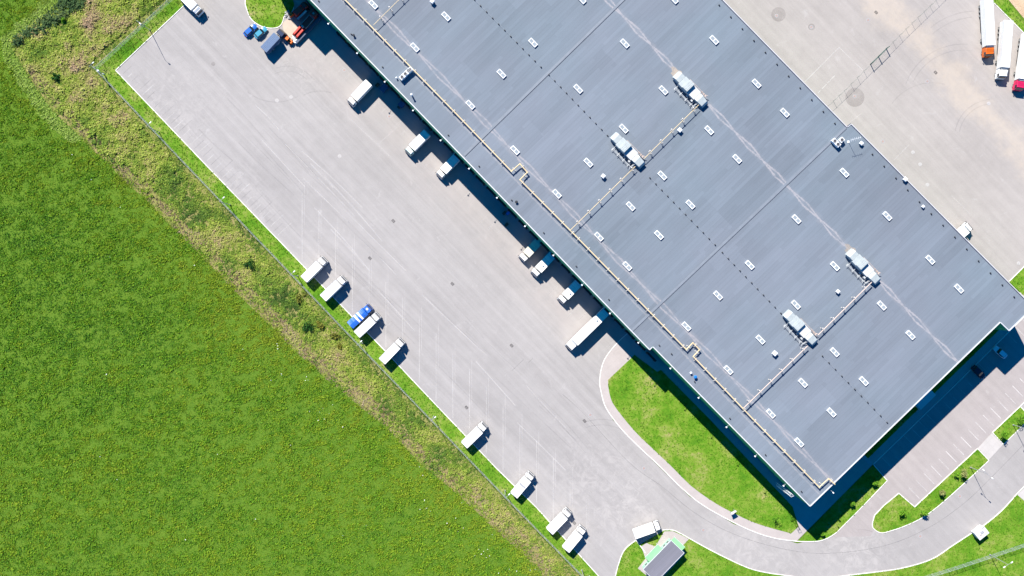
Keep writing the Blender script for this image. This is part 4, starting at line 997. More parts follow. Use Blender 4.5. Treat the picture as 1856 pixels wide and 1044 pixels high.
m = MB(); m.cyl((xr + 1.3, -1.27, 2.6), (xr + 1.3, 1.27, 2.6), .02, n=5)
for k in (1, 2, 3, 4, 5): m.tube([(xr + k, -1.26, 1.1), (xr + k, -1.26, zt - .25), (xr + k, -.7, zt + .03), (xr + k, 0, zt + .14), (xr + k, .7, zt + .03), (xr + k, 1.26, zt - .25)], .02, 5)
m.build('strap', M['slate_blue'], o)
add_cab(o, xr + box + .12, xf, 2.6, M['tarp_blue'], 1.15, False, False)
m = MB(); m.box((xf - 1.1, .05, 2.65), (.55, .6, .1)); m.build('roof_hatch', M['tarp_white'], o, .02)
for x in (xf - 1.1, xr + 1.8):
    for s in (-1, 1): wheel(o, x, s * 1.0, .46, .3, s)
place(o, (634, 590), (671, 555.5), 2.8)

# slate blue ribbed lorry near the red machines
o = thing('box_lorry', 'slate blue lorry with ribbed body and dark cab beside the small cars', 'lorry')
L, box, zt = 7.9, 5.7, 3.3; xr, xf = -L / 2, L / 2; add_chassis(o, xr, xf - .6)
m = MB(); m.box((xr + box / 2, 0, (1.0 + zt) / 2), (box, 2.4, zt - 1.0)); m.build('box_body', M['slate_blue'], o, .03)
m = MB()
for k in range(13): m.box((xr + .25 + k * (box - .5) / 12, 0, zt + .03), (.12, 2.4, .06)); 
for k in range(13):
    for s in (-1, 1): m.box((xr + .25 + k * (box - .5) / 12, s * 1.22, 2.1), (.10, .05, 2.0))
m.build('rib', M['rib_blue'], o)
add_cab(o, xr + box + .5, xf, 2.5, M['navy'], 1.15, False, False)
m = MB(); m.box((xr + box + .25, .5, 1.9), (.15, .15, 1.9)); m.build('exhaust_stack', M['galv'], o)
for x in (xf - .9, xr + 1.0, xr + 2.1):
    for s in (-1, 1): wheel(o, x, s * 1.0, .48, .3, s)
place(o, (477.8, 90), (512, 55), 3.2)

# articulated lorries
def artic(label, cab, length, group='articulated lorries'):
    o = thing('articulated_lorry', label, 'articulated lorry', (0, 0, 0), 0, group)
    Lt = 13.5; xr = -length / 2; xf = length / 2; zt = 3.95
    m = MB(); m.box((xr + Lt / 2, 0, (1.15 + zt) / 2), (Lt, 2.52, zt - 1.15)); m.build('trailer_body', M['truck_white'], o, .03)
    m = MB()
    for s in (-1, 1): m.box((xr + Lt / 2, s * 1.24, zt + .012), (Lt - .08, .08, .05)); m.box((xr + Lt / 2 + s * (Lt / 2 - .05), 0, zt + .01), (.09, 2.4, .05))
    for k in range(1, 9): m.box((xr + Lt * k / 9, 0, zt + .004), (.04, 2.4, .015))
    m.build('roof_rail', M['rail_grey'] if False else M['galv'], o)
    m = MB()
    for s in (-1, 1): m.box((xr + Lt / 2, s * .5, 1.0), (Lt - 1, .12, .3)); m.box((xr + 6.5, s * 1.15, .75), (4.0, .05, .5))
    m.build('trailer_chassis', M['dark_metal'], o)
    for s in (-1, 1):
        m = MB(); m.box((xr - .025, s * .62, 2.55), (.05, 1.2, 2.6)); m.build('rear_door', M['cab_white'], o)
    m = MB(); m.box((xr + Lt + .22, 0, 2.9), (.42, 1.8, 1.3)); m.build('cooling_unit', M['galv'], o, .05)
    for x in (xr + 1.6, xr + 2.9, xr + 4.2):
        for s in (-1, 1): wheel(o, x, s * 1.02, .5, .38, s)
    add_cab(o, xf - 2.25, xf, 3.05, M[cab], 1.22, True, True, .5)
    m = MB(); m.box((xf - 3.2, 0, .85), (4.2, .9, .25)); m.build('tractor_chassis', M['dark_metal'], o)
    for s in (-1, 1):
        m = MB(); m.box((xf - 2.6, s * 1.0, 1.7), (.7, .25, 2.0)); m.build('side_fairing', M[cab], o, .03)
    for x in (xf - 1.35, xf - 4.9):
        for s in (-1, 1): wheel(o, x, s * 1.0, .5, .34 if x > xf - 2 else .5, s)
    return o
def place_len(o, front, direction, L, z):
    f = W(front[0], front[1], z); d_ = Vector((direction[0], -direction[1], 0)).normalized(); c = f - d_ * (L / 2)
    o.location = (c.x, c.y, 0); o.rotation_euler = (0, 0, math.atan2(d_.y, d_.x)); return o
a1 = artic('white trailer lorry with an orange cab at the top right', 'orange_paint', 16.3); place_len(a1, (1794.5, 101), (5.5, 104), 16.3, 3.0)
a2 = artic('white trailer lorry with a white cab, between the orange and red cabs', 'cab_white', 16.3); place_len(a2, (1818, 141), (-8, 103), 16.3, 3.0)
a3 = artic('white trailer lorry with a red cab cut by the right edge', 'crimson_paint', 16.3); place_len(a3, (1849.5, 162), (-15, 103), 16.3, 3.0)
a4 = artic('long white articulated lorry backed to the dock at the end of the row', 'cab_white', 16.0); place_len(a4, (1030, 631.6), (-71, 69.5), 16.0, 3.1)

# cars
def car(label, mat, px, py, ang_px, L=4.3, hw=.88):
    c = W(px, py, .8); rz = math.atan2(-ang_px[1], ang_px[0])
    o = thing('car', label, 'car', (c.x, c.y, 0), rz)
    st = [(-L / 2, .72, .45, .75), (-L / 2 + .12, .80, .30, .90), (-L * .30, hw, .25, .95), (0, hw, .22, .93), (L * .22, hw * .99, .25, .92), (L * .40, hw * .92, .28, .78), (L / 2 - .08, hw * .80, .32, .66), (L / 2, hw * .66, .40, .55)]
    m = MB(); vs = []; ring = 8
    for x, w, zb, zt_ in st:
        zm = (zb + zt_) / 2
        vs += [(x, -w * .8, zb), (x, w * .8, zb), (x, w, zb + .12), (x, w, zm + .08), (x, w * .90, zt_), (x, -w * .90, zt_), (x, -w, zm + .08), (x, -w, zb + .12)]
    fs = []
    for k in range(len(st) - 1):
        for i in range(ring): a_, b_ = k * ring + i, k * ring + (i + 1) % ring; fs.append((a_, b_, b_ + ring, a_ + ring))
    fs += [list(range(ring)), list(reversed(range((len(st) - 1) * ring, len(st) * ring)))]
    m.add(vs, fs); m.build('body', mat, o, .03, True)
    xs = [(-L * .41, .95, .70), (-L * .33, 1.40, .64), (L * .07, 1.45, .66), (L * .22, .95, .74)]
    m = MB(); vs = []
    for x, z, w in xs: vs += [(x, -w, z), (x, w, z)]
    vs += [(xs[0][0], -.76, .85), (xs[0][0], .76, .85), (xs[3][0], -.78, .85), (xs[3][0], .78, .85), (0, -.84, .88), (0, .84, .88), (-L * .2, -.84, .88), (-L * .2, .84, .88)]
    fs = [(0, 1, 3, 2), (2, 3, 5, 4), (4, 5, 7, 6), (0, 2, 14, 8), (2, 4, 12, 14), (4, 6, 10, 12), (1, 9, 15, 3), (3, 15, 13, 5), (5, 13, 11, 7)]
    m.add(vs, fs); m.build('window', M['glass'], o)
    m = MB(); m.box(((xs[1][0] + xs[2][0]) / 2, 0, 1.445), (xs[2][0] - xs[1][0] + .10, 1.34, .06)); m.build('roof', mat, o, .02)
    for s in (-1, 1):
        m = MB(); m.box((L / 2 - .12, s * .58, .62), (.18, .32, .12)); m.build('headlight', M['headlight'], o, .02)
        m = MB(); m.box((-L / 2 + .06, s * .62, .76), (.12, .26, .14)); m.build('tail_light', M['tail'], o, .02)
        m = MB(); m.box((L * .17, s * (hw + .09), .98), (.16, .2, .13)); m.build('mirror', mat, o, .02)
        for x in (-L * .31, L * .31): wheel(o, x, s * (hw - .09), .32, .2, s)
    return o
car('deep blue car parked beside the grass island at the top', M['car_blue'], 453.5, 54.5, (.74, -.67), 4.5)
car('teal car between the deep blue car and the slate lorry', M['car_teal'], 472.3, 58.8, (.76, -.65), 4.2)
car('pale silver blue car in the building shadow on the right', M['car_silver'], 1813.3, 638.3, (-.75, -.66), 4.4)
car('black car in the building shadow with its tail in the sun', M['car_dark'], 1773.8, 674.5, (.70, .71), 4.6, .93)

# red plant by the wall at the top
def red_flatbed():
    c = W(554, 45.5, 1); rz = math.atan2(.72, .69)
    o = thing('crane_lorry', 'long red crane lorry half in shadow beside the low retaining wall', 'lorry', (c.x, c.y, 0), math.atan2(49, 44))
    L = 10.4; add_chassis(o, -L / 2, L / 2 - .6, False)
    add_cab(o, L / 2 - 2.2, L / 2, 2.6, M['red_paint'], 1.05, False, True)
    m = MB(); m.box((1.0, 0, 1.35), (3.6, 1.9, .45)); m.build('load_bed', M['red_paint'], o, .04)
    m = MB()
    for s in (-1, 1): m.box((1.0, s * .93, 1.75), (3.6, .07, .4)); m.box((1 + s * 1.78, 0, 1.75), (.07, 1.8, .4))
    m.build('side_board', M['galv'], o)
    for s in (-1, 1):
        m = MB(); m.box((-2.7, s * .58, 1.75), (3.6, .7, .5), 0, .8); m.build('boom_section', M['orange_paint'] if False else M['red_paint'], o, .05)
    m = MB(); m.box((-2.7, 0, 1.3), (3.8, 1.9, .3)); m.build('tail_bed', M['dark_metal'], o)
    m = MB(); m.cyl((-.95, 0, 1.4), (-.95, 0, 2.5), .25, n=12); m.box((-.95, 0, 2.4), (.5, .7, .5)); m.build('crane_turret', M['galv'], o, .03)
    for x in (L / 2 - 1.1, -1.6, -2.9, -4.0):
        for s in (-1, 1): wheel(o, x, s * .92, .48, .3, s)
    return o
red_flatbed()
c = W(541, 22, 1.5); o = thing('harvester', 'red harvesting machine half in shadow at the top of the dock wall', 'machine', (c.x, c.y, 0), math.atan2(.66, .75))
m = MB(); m.box((0.3, .2, 1.6), (3.4, 1.9, 1.5), 0, .85); m.build('engine_body', M['red_paint'], o, .08)
m = MB(); m.box((-2.1, .9, 1.3), (1.3, 1.1, 1.3), 0, .8); m.build('front_hopper', M['orange_paint'], o, .06)
m = MB(); m.profile([(1.9, .9), (1.9, 2.8), (3.0, 2.9), (3.5, 1.7), (3.5, .9)], lambda x, z: .95); m.build('cab', M['red_paint'], o, .06)
m = MB(); m.box((2.4, 0, 2.94), (1.0, 1.5, .06)); m.build('cab_roof', M['dark_metal'], o, .03)
m = MB(); m.cyl((-1.6, -1.3, 1.3), (2.0, -1.3, 1.9), .32, n=14); m.build('discharge_tube', M['galv'], o)
m = MB()
for k in range(5): m.box((3.9 + .35 * k, 0, .7 + .05 * k), (.12, 2.4, .5))
m.box((4.6, -1.2, .7), (2.0, .08, .8)); m.box((4.6, 1.2, .7), (2.0, .08, .8)); m.build('header', M['red_paint'], o)
for x, r in ((2.3, .7), (-1.2, .55)):
    for s in (-1, 1): wheel(o, x, s * 1.15, r, .4, s)
c = W(524.5, 73.5, .8); o = thing('loader', 'small orange loader at the corner of the sandy slab', 'machine', (c.x, c.y, 0), math.atan2(-.66, .75))
m = MB(); m.box((.45, 0, .85), (1.5, 1.0, .8), 0, .85); m.build('body', M['orange_paint'], o, .06)
m = MB(); m.box((-.5, 0, 1.6), (.8, .95, 1.0), 0, .85); m.build('cab', M['glass'], o, .04)
m = MB(); m.box((-.5, 0, 2.14), (.85, .95, .07)); m.build('cab_roof', M['orange_paint'], o, .02)
m = MB()
for s in (-1, 1): m.box((-1.2, s * .5, .7), (1.2, .1, .16))
m.box((-1.75, 0, .45), (.4, 1.4, .5)); m.build('bucket_arm', M['orange_paint'], o)
for x in (-.6, .7):
    for s in (-1, 1): wheel(o, x, s * .62, .36, .25, s)
for px, py, r, lb in ((533, 67.5, .55, 'pale round tank beside the orange loader, upper one'), (535.5, 74.5, .62, 'pale blue round tank beside the orange loader, lower one')):
    c = W(px, py, .8); o = thing('water_tank', lb, 'tank', (c.x, c.y, 0)); m = MB(); m.cyl((0, 0, 0), (0, 0, 1.1), r, n=18); m.build('tank', M['white_metal'], o, .05)
    m = MB(); m.cyl((0, 0, 1.1), (0, 0, 1.2), r * .35, n=12); m.build('lid', M['galv'], o)
c = W(560, 53); o = thing('retaining_wall', 'low retaining wall with shade painted in as blue grey, running out from the loading wall', 'wall', (c.x, c.y, 0))
m = MB(); m.ribbon([W(537, 77, 1).to_2d(), W(583, 29, 1).to_2d()], .75, -.05, 1.25); m.build('wall', M['wall_shade_tint'], o, sub=o.location)
m = MB(); m.ribbon([W(577.5, 24, 1).to_2d(), W(588, 34.5, 1).to_2d()], .9, -.05, 1.45); m.build('pier', M['wall_shade_tint'], o, sub=o.location)
for k, (px, py) in enumerate(((522, 22), (527, 25.5), (519, 27), (524, 33), (531, 32))):
    c = W(px, py); o = thing('rubble_pile', 'pale rubble heap at the edge of the grass island, %s of five' % ords[k], 'rubble', (c.x, c.y, .05))
    m = MB()
    for q in range(14): m.box((max(-.7, min(.7, random.gauss(0, .3))), max(-.7, min(.7, random.gauss(0, .3))), .12 + random.random() * .2), (random.uniform(.2, .5), random.uniform(.2, .5), random.uniform(.15, .4)), random.random() * 3, .7)
    m.build('rubble', M['concrete_wall'], o)
# items standing in the dock shadow
for k, (px, py, s) in enumerate(((696, 160, 1.6), (729, 189, 1.5), (723.5, 193, .9), (683.5, 153.5, .7), (914, 386, 1.0), (921, 386, .8), (918, 407, 1.0), (615, 43, 1.6))):
    c = W(px, py, .8); names = ['large dark waste container below the first dock lorry', 'dark waste container by the dock wall left of the second dock lorry', 'small pallet box beside the dock waste container', 'small crate behind the first dock lorry', 'dark pallet stack in the dock shadow, left of a pair', 'small blue pallet stack in the dock shadow, right of a pair', 'dark pallet stack in the dock shadow, below the pair', 'dark waste container at the retaining wall end']
    o = thing('waste_container' if s > 1.2 else 'pallet_stack', names[k], 'container' if s > 1.2 else 'pallets', (c.x, c.y, 0), ANG_V)
    if s > 1.2:
        m = MB(); m.box((0, 0, .75), (s * 1.3, s, 1.3), 0, 1.06); m.build('bin', M['slate_blue'] if k < 2 else M['dark_metal'], o, .03)
        m = MB(); m.box((0, 0, 1.45), (s * 1.38, s * 1.07, .10)); m.build('lid', M['slate_blue'], o, .02)
    else:
        m = MB()
        for q in range(5):
            m.box((0, 0, .14 * q + .12), (1.2, .8, .03)); 
            for yy in (-.35, 0, .35): m.box((0, yy, .14 * q + .055), (1.2, .1, .09))
        m.build('pallets', M['wood'] if k != 5 else M['blue_cap'], o)

# ------------------------------------------------------------------ gatehouse, kiosk, sign
A_, B_, D0 = W(1216.2, 979.3, 3.6), W(1240.6, 1001.8, 3.6), W(1164.9, 1032.6, 3.6)
ax = (D0 - A_); Lh = ax.length; ax.normalize(); bx = (B_ - A_); Wh = bx.length; bx.normalize()
ctr = A_ + ax * (Lh / 2) + bx * (Wh / 2); rzh = math.atan2(ax.y, ax.x)
o = thing('gatehouse', 'small pale green gatehouse with grey roof and green canopies', 'gatehouse', (ctr.x, ctr.y, 0), rzh)
sgn = 1 if Vector((-ax.y, ax.x, 0)).dot(bx) > 0 else -1
m = MB(); m.box((0, 0, 1.75), (Lh - .35, Wh - .35, 3.4)); m.build('wall', M['house_green'], o)
m = MB(); m.box((0, 0, 3.52), (Lh - .2, Wh - .2, .12)); rf = m.build('roof', M['roof_grey'], o)
m = MB()
for s in (-1, 1): m.box((0, s * (Wh / 2 - .05), 3.53), (Lh, .12, .24)); m.box((s * (Lh / 2 - .05), 0, 3.53), (.12, Wh - .22, .24))
m.build('eaves', M['coping'], o)
for xx in (-4.6, -3.2, 4.3):
    m = MB(); m.box((xx, -sgn * (Wh / 2 - .16), 1.9), (1.0, .08, 1.3)); w_ = m.build('window', M['coping'], o)
    m = MB(); m.box((xx, -sgn * (Wh / 2 - .11), 1.9), (.8, .04, 1.1)); m.build('pane', M['glass'], w_)
m = MB(); m.box((-.6 + 1.0, -sgn * (Wh / 2 + .75), 2.75), (5.2, 1.9, .10)); cn = m.build('canopy', M['canopy_green'], o)
m = MB(); m.box((.4, -sgn * (Wh / 2 + 1.72), 2.75), (5.3, .08, .18))
for xx in (-2.0, 2.8): m.box((xx, -sgn * (Wh / 2 + 1.6), 1.35), (.1, .1, 2.7))
m.build('canopy_frame', M['coping'], o)
m = MB(); m.box((-Lh / 2 - .62, -sgn * .2, 2.75), (1.3, 4.2, .10)); m.build('porch_canopy', M['canopy_green'], o)
m = MB(); m.box((-Lh / 2 - 1.28, -sgn * .2, 2.75), (.08, 4.3, .18))
for yy in (-1.8, 1.5): m.box((-Lh / 2 - 1.2, yy, 1.35), (.1, .1, 2.7))
m.build('porch_frame', M['coping'], o)
m = MB(); m.box((-Lh / 2 + .16, 0, 1.15), (.06, 1.0, 2.1)); d_ = m.build('door', M['coping'], o)
m = MB(); m.box((-Lh / 2 + .11, .35, 1.1), (.06, .06, .2)); m.build('handle', M['dark_metal'], d_)

c = W(1779.5, 966.3, 2.6); o = thing('transformer_kiosk', 'white flat roofed transformer kiosk on the lower right lawn', 'kiosk', (c.x, c.y, 0), math.atan2(.62, .78))
m = MB(); m.box((0, 0, 1.3), (3.3, 2.4, 2.5)); m.build('wall', M['coping'], o, .02)
m = MB(); m.box((0, 0, 2.62), (3.5, 2.6, .14)); m.build('roof', M['coping'], o, .03)
m = MB(); m.box((.2, .2, 2.78), (.9, .7, .16)); m.build('roof_vent', M['grey_metal'], o, .02); m = MB(); m.box((-.6, -.2, 2.74), (.35, .35, .1)); m.build('roof_hatch', M['manhole_red'], o)
m = MB(); m.box((1.2, 1.0, 2.72), (.7, .08, .06)); m.build('cable_tray', M['dark_metal'], o)
for s in (-1, 1): m = MB(); m.box((s * .75, -1.22, 1.2), (1.2, .05, 2.1)); m.build('door', M['galv'], o)

c = W(1328.5, 927.5, 1.6); o = thing('notice_board', 'white notice board on two posts at the lawn edge', 'sign', (c.x, c.y, 0), math.atan2(.5, .86))
m = MB(); m.box((0, 0, 1.9), (1.5, .10, 1.1)); m.build('board', M['coping'], o, .02)
m = MB()
for s in (-1, 1): m.cyl((s * .6, .08, 0), (s * .6, .08, 2.5), .05, n=8)
m.build('post', M['galv'], o)
m = MB(); m.box((0, 0, 2.5), (1.7, .5, .06)); m.build('rain_cap', M['coping'], o)

# ------------------------------------------------------------------ lamps
def lamp(base, label, arms, h=10.6, dark=False, group='lamp posts around the site', box=False):
    p = W(base[0], base[1]); o = thing('street_lamp', label, 'lamp post', (p.x, p.y, 0), 0, group)
    m = MB(); m.cyl((0, 0, 0), (0, 0, h), .10, .05, 10); m.cyl((0, 0, 0), (0, 0, .5), .20, .16, 10); m.build('pole', M['grey_metal'], o)
    for (dx, dy) in arms:
        d_ = Vector((dx, -dy, 0)); L = d_.length; d_.normalize()
        m = MB(); m.tube([(0, 0, h - .05), (d_ * (L * .5) + Vector((0, 0, h + .12))), (d_ * L + Vector((0, 0, h + .15)))], .04, 7); m.build('arm', M['grey_metal'], o)
        e = d_ * (L + .3); m = MB(); m.box((e.x, e.y, h + .16), (.72, .32, .16), math.atan2(d_.y, d_.x), .75); hd = m.build('lamp_head', M['white_metal'], o, .03)
        m = MB(); m.box((e.x, e.y, h + .07), (.6, .26, .012), math.atan2(d_.y, d_.x)); m.build('lens', M['headlight'], hd)
    if box:
        m = MB(); m.box((-.15, .15, 4.2), (.6, .5, .7)); m.build('control_box', M['white_metal'], o, .03); m = MB(); m.box((.1, -.1, 1.2), (.35, .3, .9)); m.build('cabinet', M['white_metal'], o, .03)
    return o
def lamp_shadow(base, label, arms, **k): return lamp(base, label, arms, **k)
lamp((189.5, 135), 'lamp post with a white camera box at the fence corner, top left', [(.9, -.8)], box=True)
lamp((272, 54.6), 'lamp post on the upper left lawn strip, casting its shadow on the yard', [(.9, .75)])
lamp((289, 240), 'lamp post on the left fence, first below the fence corner', [(1.0, -.9)])
lamp((417, 371), 'lamp post on the left fence, second below the fence corner', [(1.0, -.9)])
lamp((540, 500), 'lamp post on the left fence beside the uppermost parked lorry', [(1.0, -.9)])
lamp((657, 622), 'lamp post on the left fence beside the lorry next to the blue one', [(1.0, -.9)])
lamp((786, 754.5), 'lamp post on the left fence in the gap between parked lorries', [(1.0, -.9)])
lamp((915.5, 889), 'lamp post on the left fence beside the lorry with the grey roof light', [(1.0, -.9)])
lamp((1054.5, 1033), 'lamp post at the bottom end of the left fence', [(1.0, -.9)])
lamp((1758.7, 847), 'double armed lamp post beside the road, left of the two on the young tree strip', [(1.0, .95), (-1.0, -.95)])
lamp((1836, 770), 'double armed lamp post beside the road near the right edge', [(1.0, .95), (-1.0, -.95)])
lamp((1794, 1005), 'double armed lamp post by the lower right fence', [(.8, -.5), (-.8, .5)])

# ------------------------------------------------------------------ fences
def fence(label, pts, h=2.4, mat='mesh_wire', spacing=2.55, bar=.11, bw=.016, gate=None):
    q = [W(p[0], p[1]) for p in pts]; o = thing('mesh_fence', label, 'fence', (q[0].x, q[0].y, 0))
    mesh = MB()
    for i in range(len(q) - 1):
        d_ = q[i + 1] - q[i]; L = d_.length; d_.normalize(); rz = math.atan2(d_.y, d_.x); n_ = max(1, round(L / spacing))
        for z in ((.12, .6, 1.2, 1.8, h) if mat == 'mesh_wire' else (h,)):
            c = (q[i] + q[i + 1]) / 2; mesh.box((c.x, c.y, z), (L, (.045 if mat == 'mesh_wire' else .035) if z == h else .02, (.045 if mat == 'mesh_wire' else .03) if z == h else .02), rz)
        k = 0.0
        while k < L:
            c = q[i] + d_ * k; x0, y0 = d_.x * bw / 2, d_.y * bw / 2
            mesh.add([(c.x - x0, c.y - y0, .08), (c.x + x0, c.y + y0, .08), (c.x + x0, c.y + y0, h + .08), (c.x - x0, c.y - y0, h + .08)], [(0, 1, 2, 3)])
            k += bar
        for k in range(n_ + (1 if i == len(q) - 2 else 0)):
            c = q[i] + d_ * (L * k / n_); m = MB(); pw = .08 if mat == 'mesh_wire' else .045; m.box((c.x, c.y, h / 2), (pw, pw, h + .2), rz); m.box((c.x, c.y, h + .13), (pw + .03, pw + .03, .06), rz)
            m.build('post', M['galv'] if mat == 'mesh_wire' else M['mesh_green'], o, sub=o.location)
    mesh.build('mesh_panel', M[mat], o, sub=o.location, triangulate=True)
    return o
fence('long grey mesh fence between the yard strip and the weedy verge', fence_left[:7] + [(1085, 1073)])
fence('grey mesh fence along the top left lawn strip', [(176, 126), (307, 6), (345, -28)])
fence('grey mesh fence across the lower right lawn', [(1660, 1049), (1730, 1027), (1800, 1004), (1880, 977)])
ne_f = [(1718, -22), (1696, 0), (1641.5, 52), (1606.5, 87.5)]
fence('dark green mesh fence above the sliding gate on the service yard', ne_f, 2.4, 'mesh_green', 2.6, .6, .004)
fence('dark green mesh fence between the sliding gate and the roof edge', [(1577, 116.5), (1530, 164), (1500, 192)], 2.4, 'mesh_green', 2.6, .6, .004)
ga, gb = W(1606, 88), W(1577.3, 116.2); c = (ga + gb) / 2
o = thing('sliding_gate', 'dark green double leaf gate between two fence runs on the service yard', 'gate', (c.x, c.y, 0), math.atan2((gb - ga).y, (gb - ga).x)); L = (gb - ga).length
for s in (-1, 1):
    m = MB(); cx_ = s * L / 4; w2 = L / 2 - .15
    for z in (.25, 2.6): m.box((cx_, 0, z), (w2, .09, .09))
    for e in (-1, 1): m.box((cx_ + e * w2 / 2, 0, 1.42), (.09, .09, 2.4))
    lf = m.build('gate_leaf', M['mesh_green'], o)
    m = MB(); k = -w2 / 2 + .15
    while k < w2 / 2: m.box((cx_ + k, 0, 1.42), (.012, .012, 2.3)); k += .25
    m.build('infill_bar', M['mesh_green'], lf)
for s in (-1, 0, 1): m = MB(); m.box((s * (L / 2 + .0), .0, 1.45), (.16, .16, 2.9)); m.build('gate_post', M['mesh_green'], o)

# ------------------------------------------------------------------ vegetation
def in_poly(x, y, poly):
    inside = np.zeros(x.shape, bool); n = len(poly); j = n - 1
    for i in range(n):
        xi, yi = poly[i]; xj, yj = poly[j]
        cond = ((yi > y) != (yj > y)) & (x < (xj - xi) * (y - yi) / (yj - yi + 1e-12) + xi)
        inside ^= cond; j = i
    return inside
def scatter(poly, dens):
    xs = [p[0] for p in poly]; ys = [p[1] for p in poly]
    area = (max(xs) - min(xs)) * (max(ys) - min(ys)) * S * S; n = int(area * dens)
    x = rng.uniform(min(xs), max(xs), n); y = rng.uniform(min(ys), max(ys), n)
    k = in_poly(x, y, poly); return x[k], y[k]
def dist_line(x, y, line):
    d = np.full(x.shape, 1e9)
    for a, b in zip(line, line[1:]):
        ax_, ay_ = a; bx_, by_ = b; L2 = (bx_ - ax_) ** 2 + (by_ - ay_) ** 2
        t = np.clip(((x - ax_) * (bx_ - ax_) + (y - ay_) * (by_ - ay_)) / L2, 0, 1)
        d = np.minimum(d, np.hypot(x - ax_ - t * (bx_ - ax_), y - ay_ - t * (by_ - ay_)))
    return d
def blades(name, px, py, z0, hgt, width, lean, nb, mat, tone, label, cat, leafy_=False, kind='stuff'):
    """nb leaning leaf faces at every point"""
    n = len(px); X = (px - CX) * S; Y = -(py - CY) * S
    X = np.repeat(X, nb); Y = np.repeat(Y, nb); hh = np.repeat(hgt, nb) * rng.uniform(.6, 1.15, n * nb); T = np.repeat(tone, nb) + rng.normal(0, .09, n * nb)
    ang = rng.uniform(0, 2 * PI, n * nb); ln_ = lean * rng.uniform(.35, 1.15, n * nb) * np.repeat(hgt, nb)
    sp = rng.uniform(0, .35, n * nb) * np.repeat(hgt, nb); a2 = rng.uniform(0, 2 * PI, n * nb)
    bx_ = X + sp * np.cos(a2); by_ = Y + sp * np.sin(a2)
    wd = width * rng.uniform(.6, 1.3, n * nb) * np.repeat(hgt, nb) / 2
    ca, sa = np.cos(ang), np.sin(ang); N = n * nb
    if leafy_:
        # floating leaf quads at varied height
        zc = z0 + hh * rng.uniform(.25, 1.0, N); tilt = rng.uniform(-.7, .7, N) * wd * 2
        v = np.empty((N, 4, 3)); w2 = wd * rng.uniform(.6, 1.0, N)
        cxp, cyp = bx_ + ca * ln_, by_ + sa * ln_
        for k, (s1, s2) in enumerate(((-1, -1), (1, -1), (1, 1), (-1, 1))):
            v[:, k, 0] = cxp + ca * s1 * wd * 1.3 - sa * s2 * w2; v[:, k, 1] = cyp + sa * s1 * wd * 1.3 + ca * s2 * w2; v[:, k, 2] = zc + s1 * tilt + s2 * rng.uniform(-.25, .25, N) * wd
        q = 4
    else:
        v = np.empty((N, 3, 3))
        v[:, 0] = np.stack([bx_ - sa * wd, by_ + ca * wd, np.full(N, z0)], 1); v[:, 1] = np.stack([bx_ + sa * wd, by_ - ca * wd, np.full(N, z0)], 1)
        v[:, 2] = np.stack([bx_ + ca * ln_, by_ + sa * ln_, z0 + hh], 1); q = 3
    me = bpy.data.meshes.new(name); me.vertices.add(N * q); me.vertices.foreach_set('co', v.reshape(-1))
    me.loops.add(N * q); me.loops.foreach_set('vertex_index', np.arange(N * q, dtype=np.int32))
    me.polygons.add(N); me.polygons.foreach_set('loop_start', np.arange(0, N * q, q, dtype=np.int32)); me.polygons.foreach_set('loop_total', np.full(N, q, np.int32))
    me.update(calc_edges=True)
    at = me.attributes.new('tone', 'FLOAT', 'POINT'); at.data.foreach_set('value', np.repeat(np.clip(T, 0, 1), q).astype(np.float32))
    me.materials.append(M[mat]); o = bpy.data.objects.new(name, me); COL.objects.link(o)
    if label: tag(o, label, cat, None, kind)
    return o
def vn(x, y, wl, seed, rot=0.0, an=1.0):
    """smooth value noise in metres; wl = wavelength, an stretches it along rot"""
    X = x * S; Y = y * S; c, s_ = math.cos(rot), math.sin(rot); a = (X * c + Y * s_) / (wl * an); b = (-X * s_ + Y * c) / wl
    g_ = np.random.default_rng(seed).random((256, 256)); ia = np.floor(a).astype(int); ib = np.floor(b).astype(int); fa = a - ia; fb = b - ib
    fa = fa * fa * (3 - 2 * fa); fb = fb * fb * (3 - 2 * fb); f = lambda i, j: g_[(ia + i) % 256, (ib + j) % 256]
    return (f(0, 0) * (1 - fa) + f(1, 0) * fa) * (1 - fb) + (f(0, 1) * (1 - fa) + f(1, 1) * fa) * fb
def patchy(x, y, sc, seed):
    r = np.random.default_rng(seed); out = np.zeros(x.shape)
    for k in range(7):
        a = r.uniform(0, 2 * PI); f = sc * r.uniform(.5, 2.2); out += np.sin((x * np.cos(a) + y * np.sin(a)) * f + r.uniform(0, 6.28)) * r.uniform(.5, 1)
    return out / 4
field = [(-60, -60), (140, -60)] + outer + [(1000, 1095), (-60, 1095)]
x, y = scatter(field, 11.0); xv, yv = scatter(verge_poly, 9); kv = dist_line(xv, yv, outer[8:]) < 15 * vn(xv, yv, 3.5, 77) * rng.uniform(.3, 1.2, len(xv))
x, y = np.concatenate([x, xv[kv]]), np.concatenate([y, yv[kv]])
lump = vn(x, y, .75, 31, -.35, 1.9) * .65 + vn(x, y, 1.9, 32, -.35, 1.5) * .35
keep = rng.random(len(x)) < .45 + lump * .9
keep &= dist_line(x, y, outer[:9]) > 15
x, y, lump = x[keep], y[keep], lump[keep]
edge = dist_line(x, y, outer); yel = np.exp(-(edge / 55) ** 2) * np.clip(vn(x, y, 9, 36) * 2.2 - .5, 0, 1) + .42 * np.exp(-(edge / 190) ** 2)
tone = .56 + (vn(x, y, 24, 33) - .5) * .22 + (vn(x, y, 6, 34, -.3, 1.6) - .5) * .12 + (vn(x, y, 1.1, 35, -.3, 1.8) - .5) * .36 + (lump - .5) * .3 + yel * .30 + rng.normal(0, .17, len(x)) - .22 * np.clip(1 - np.hypot(x - 60, y - 400) / 430, 0, 1) - .02
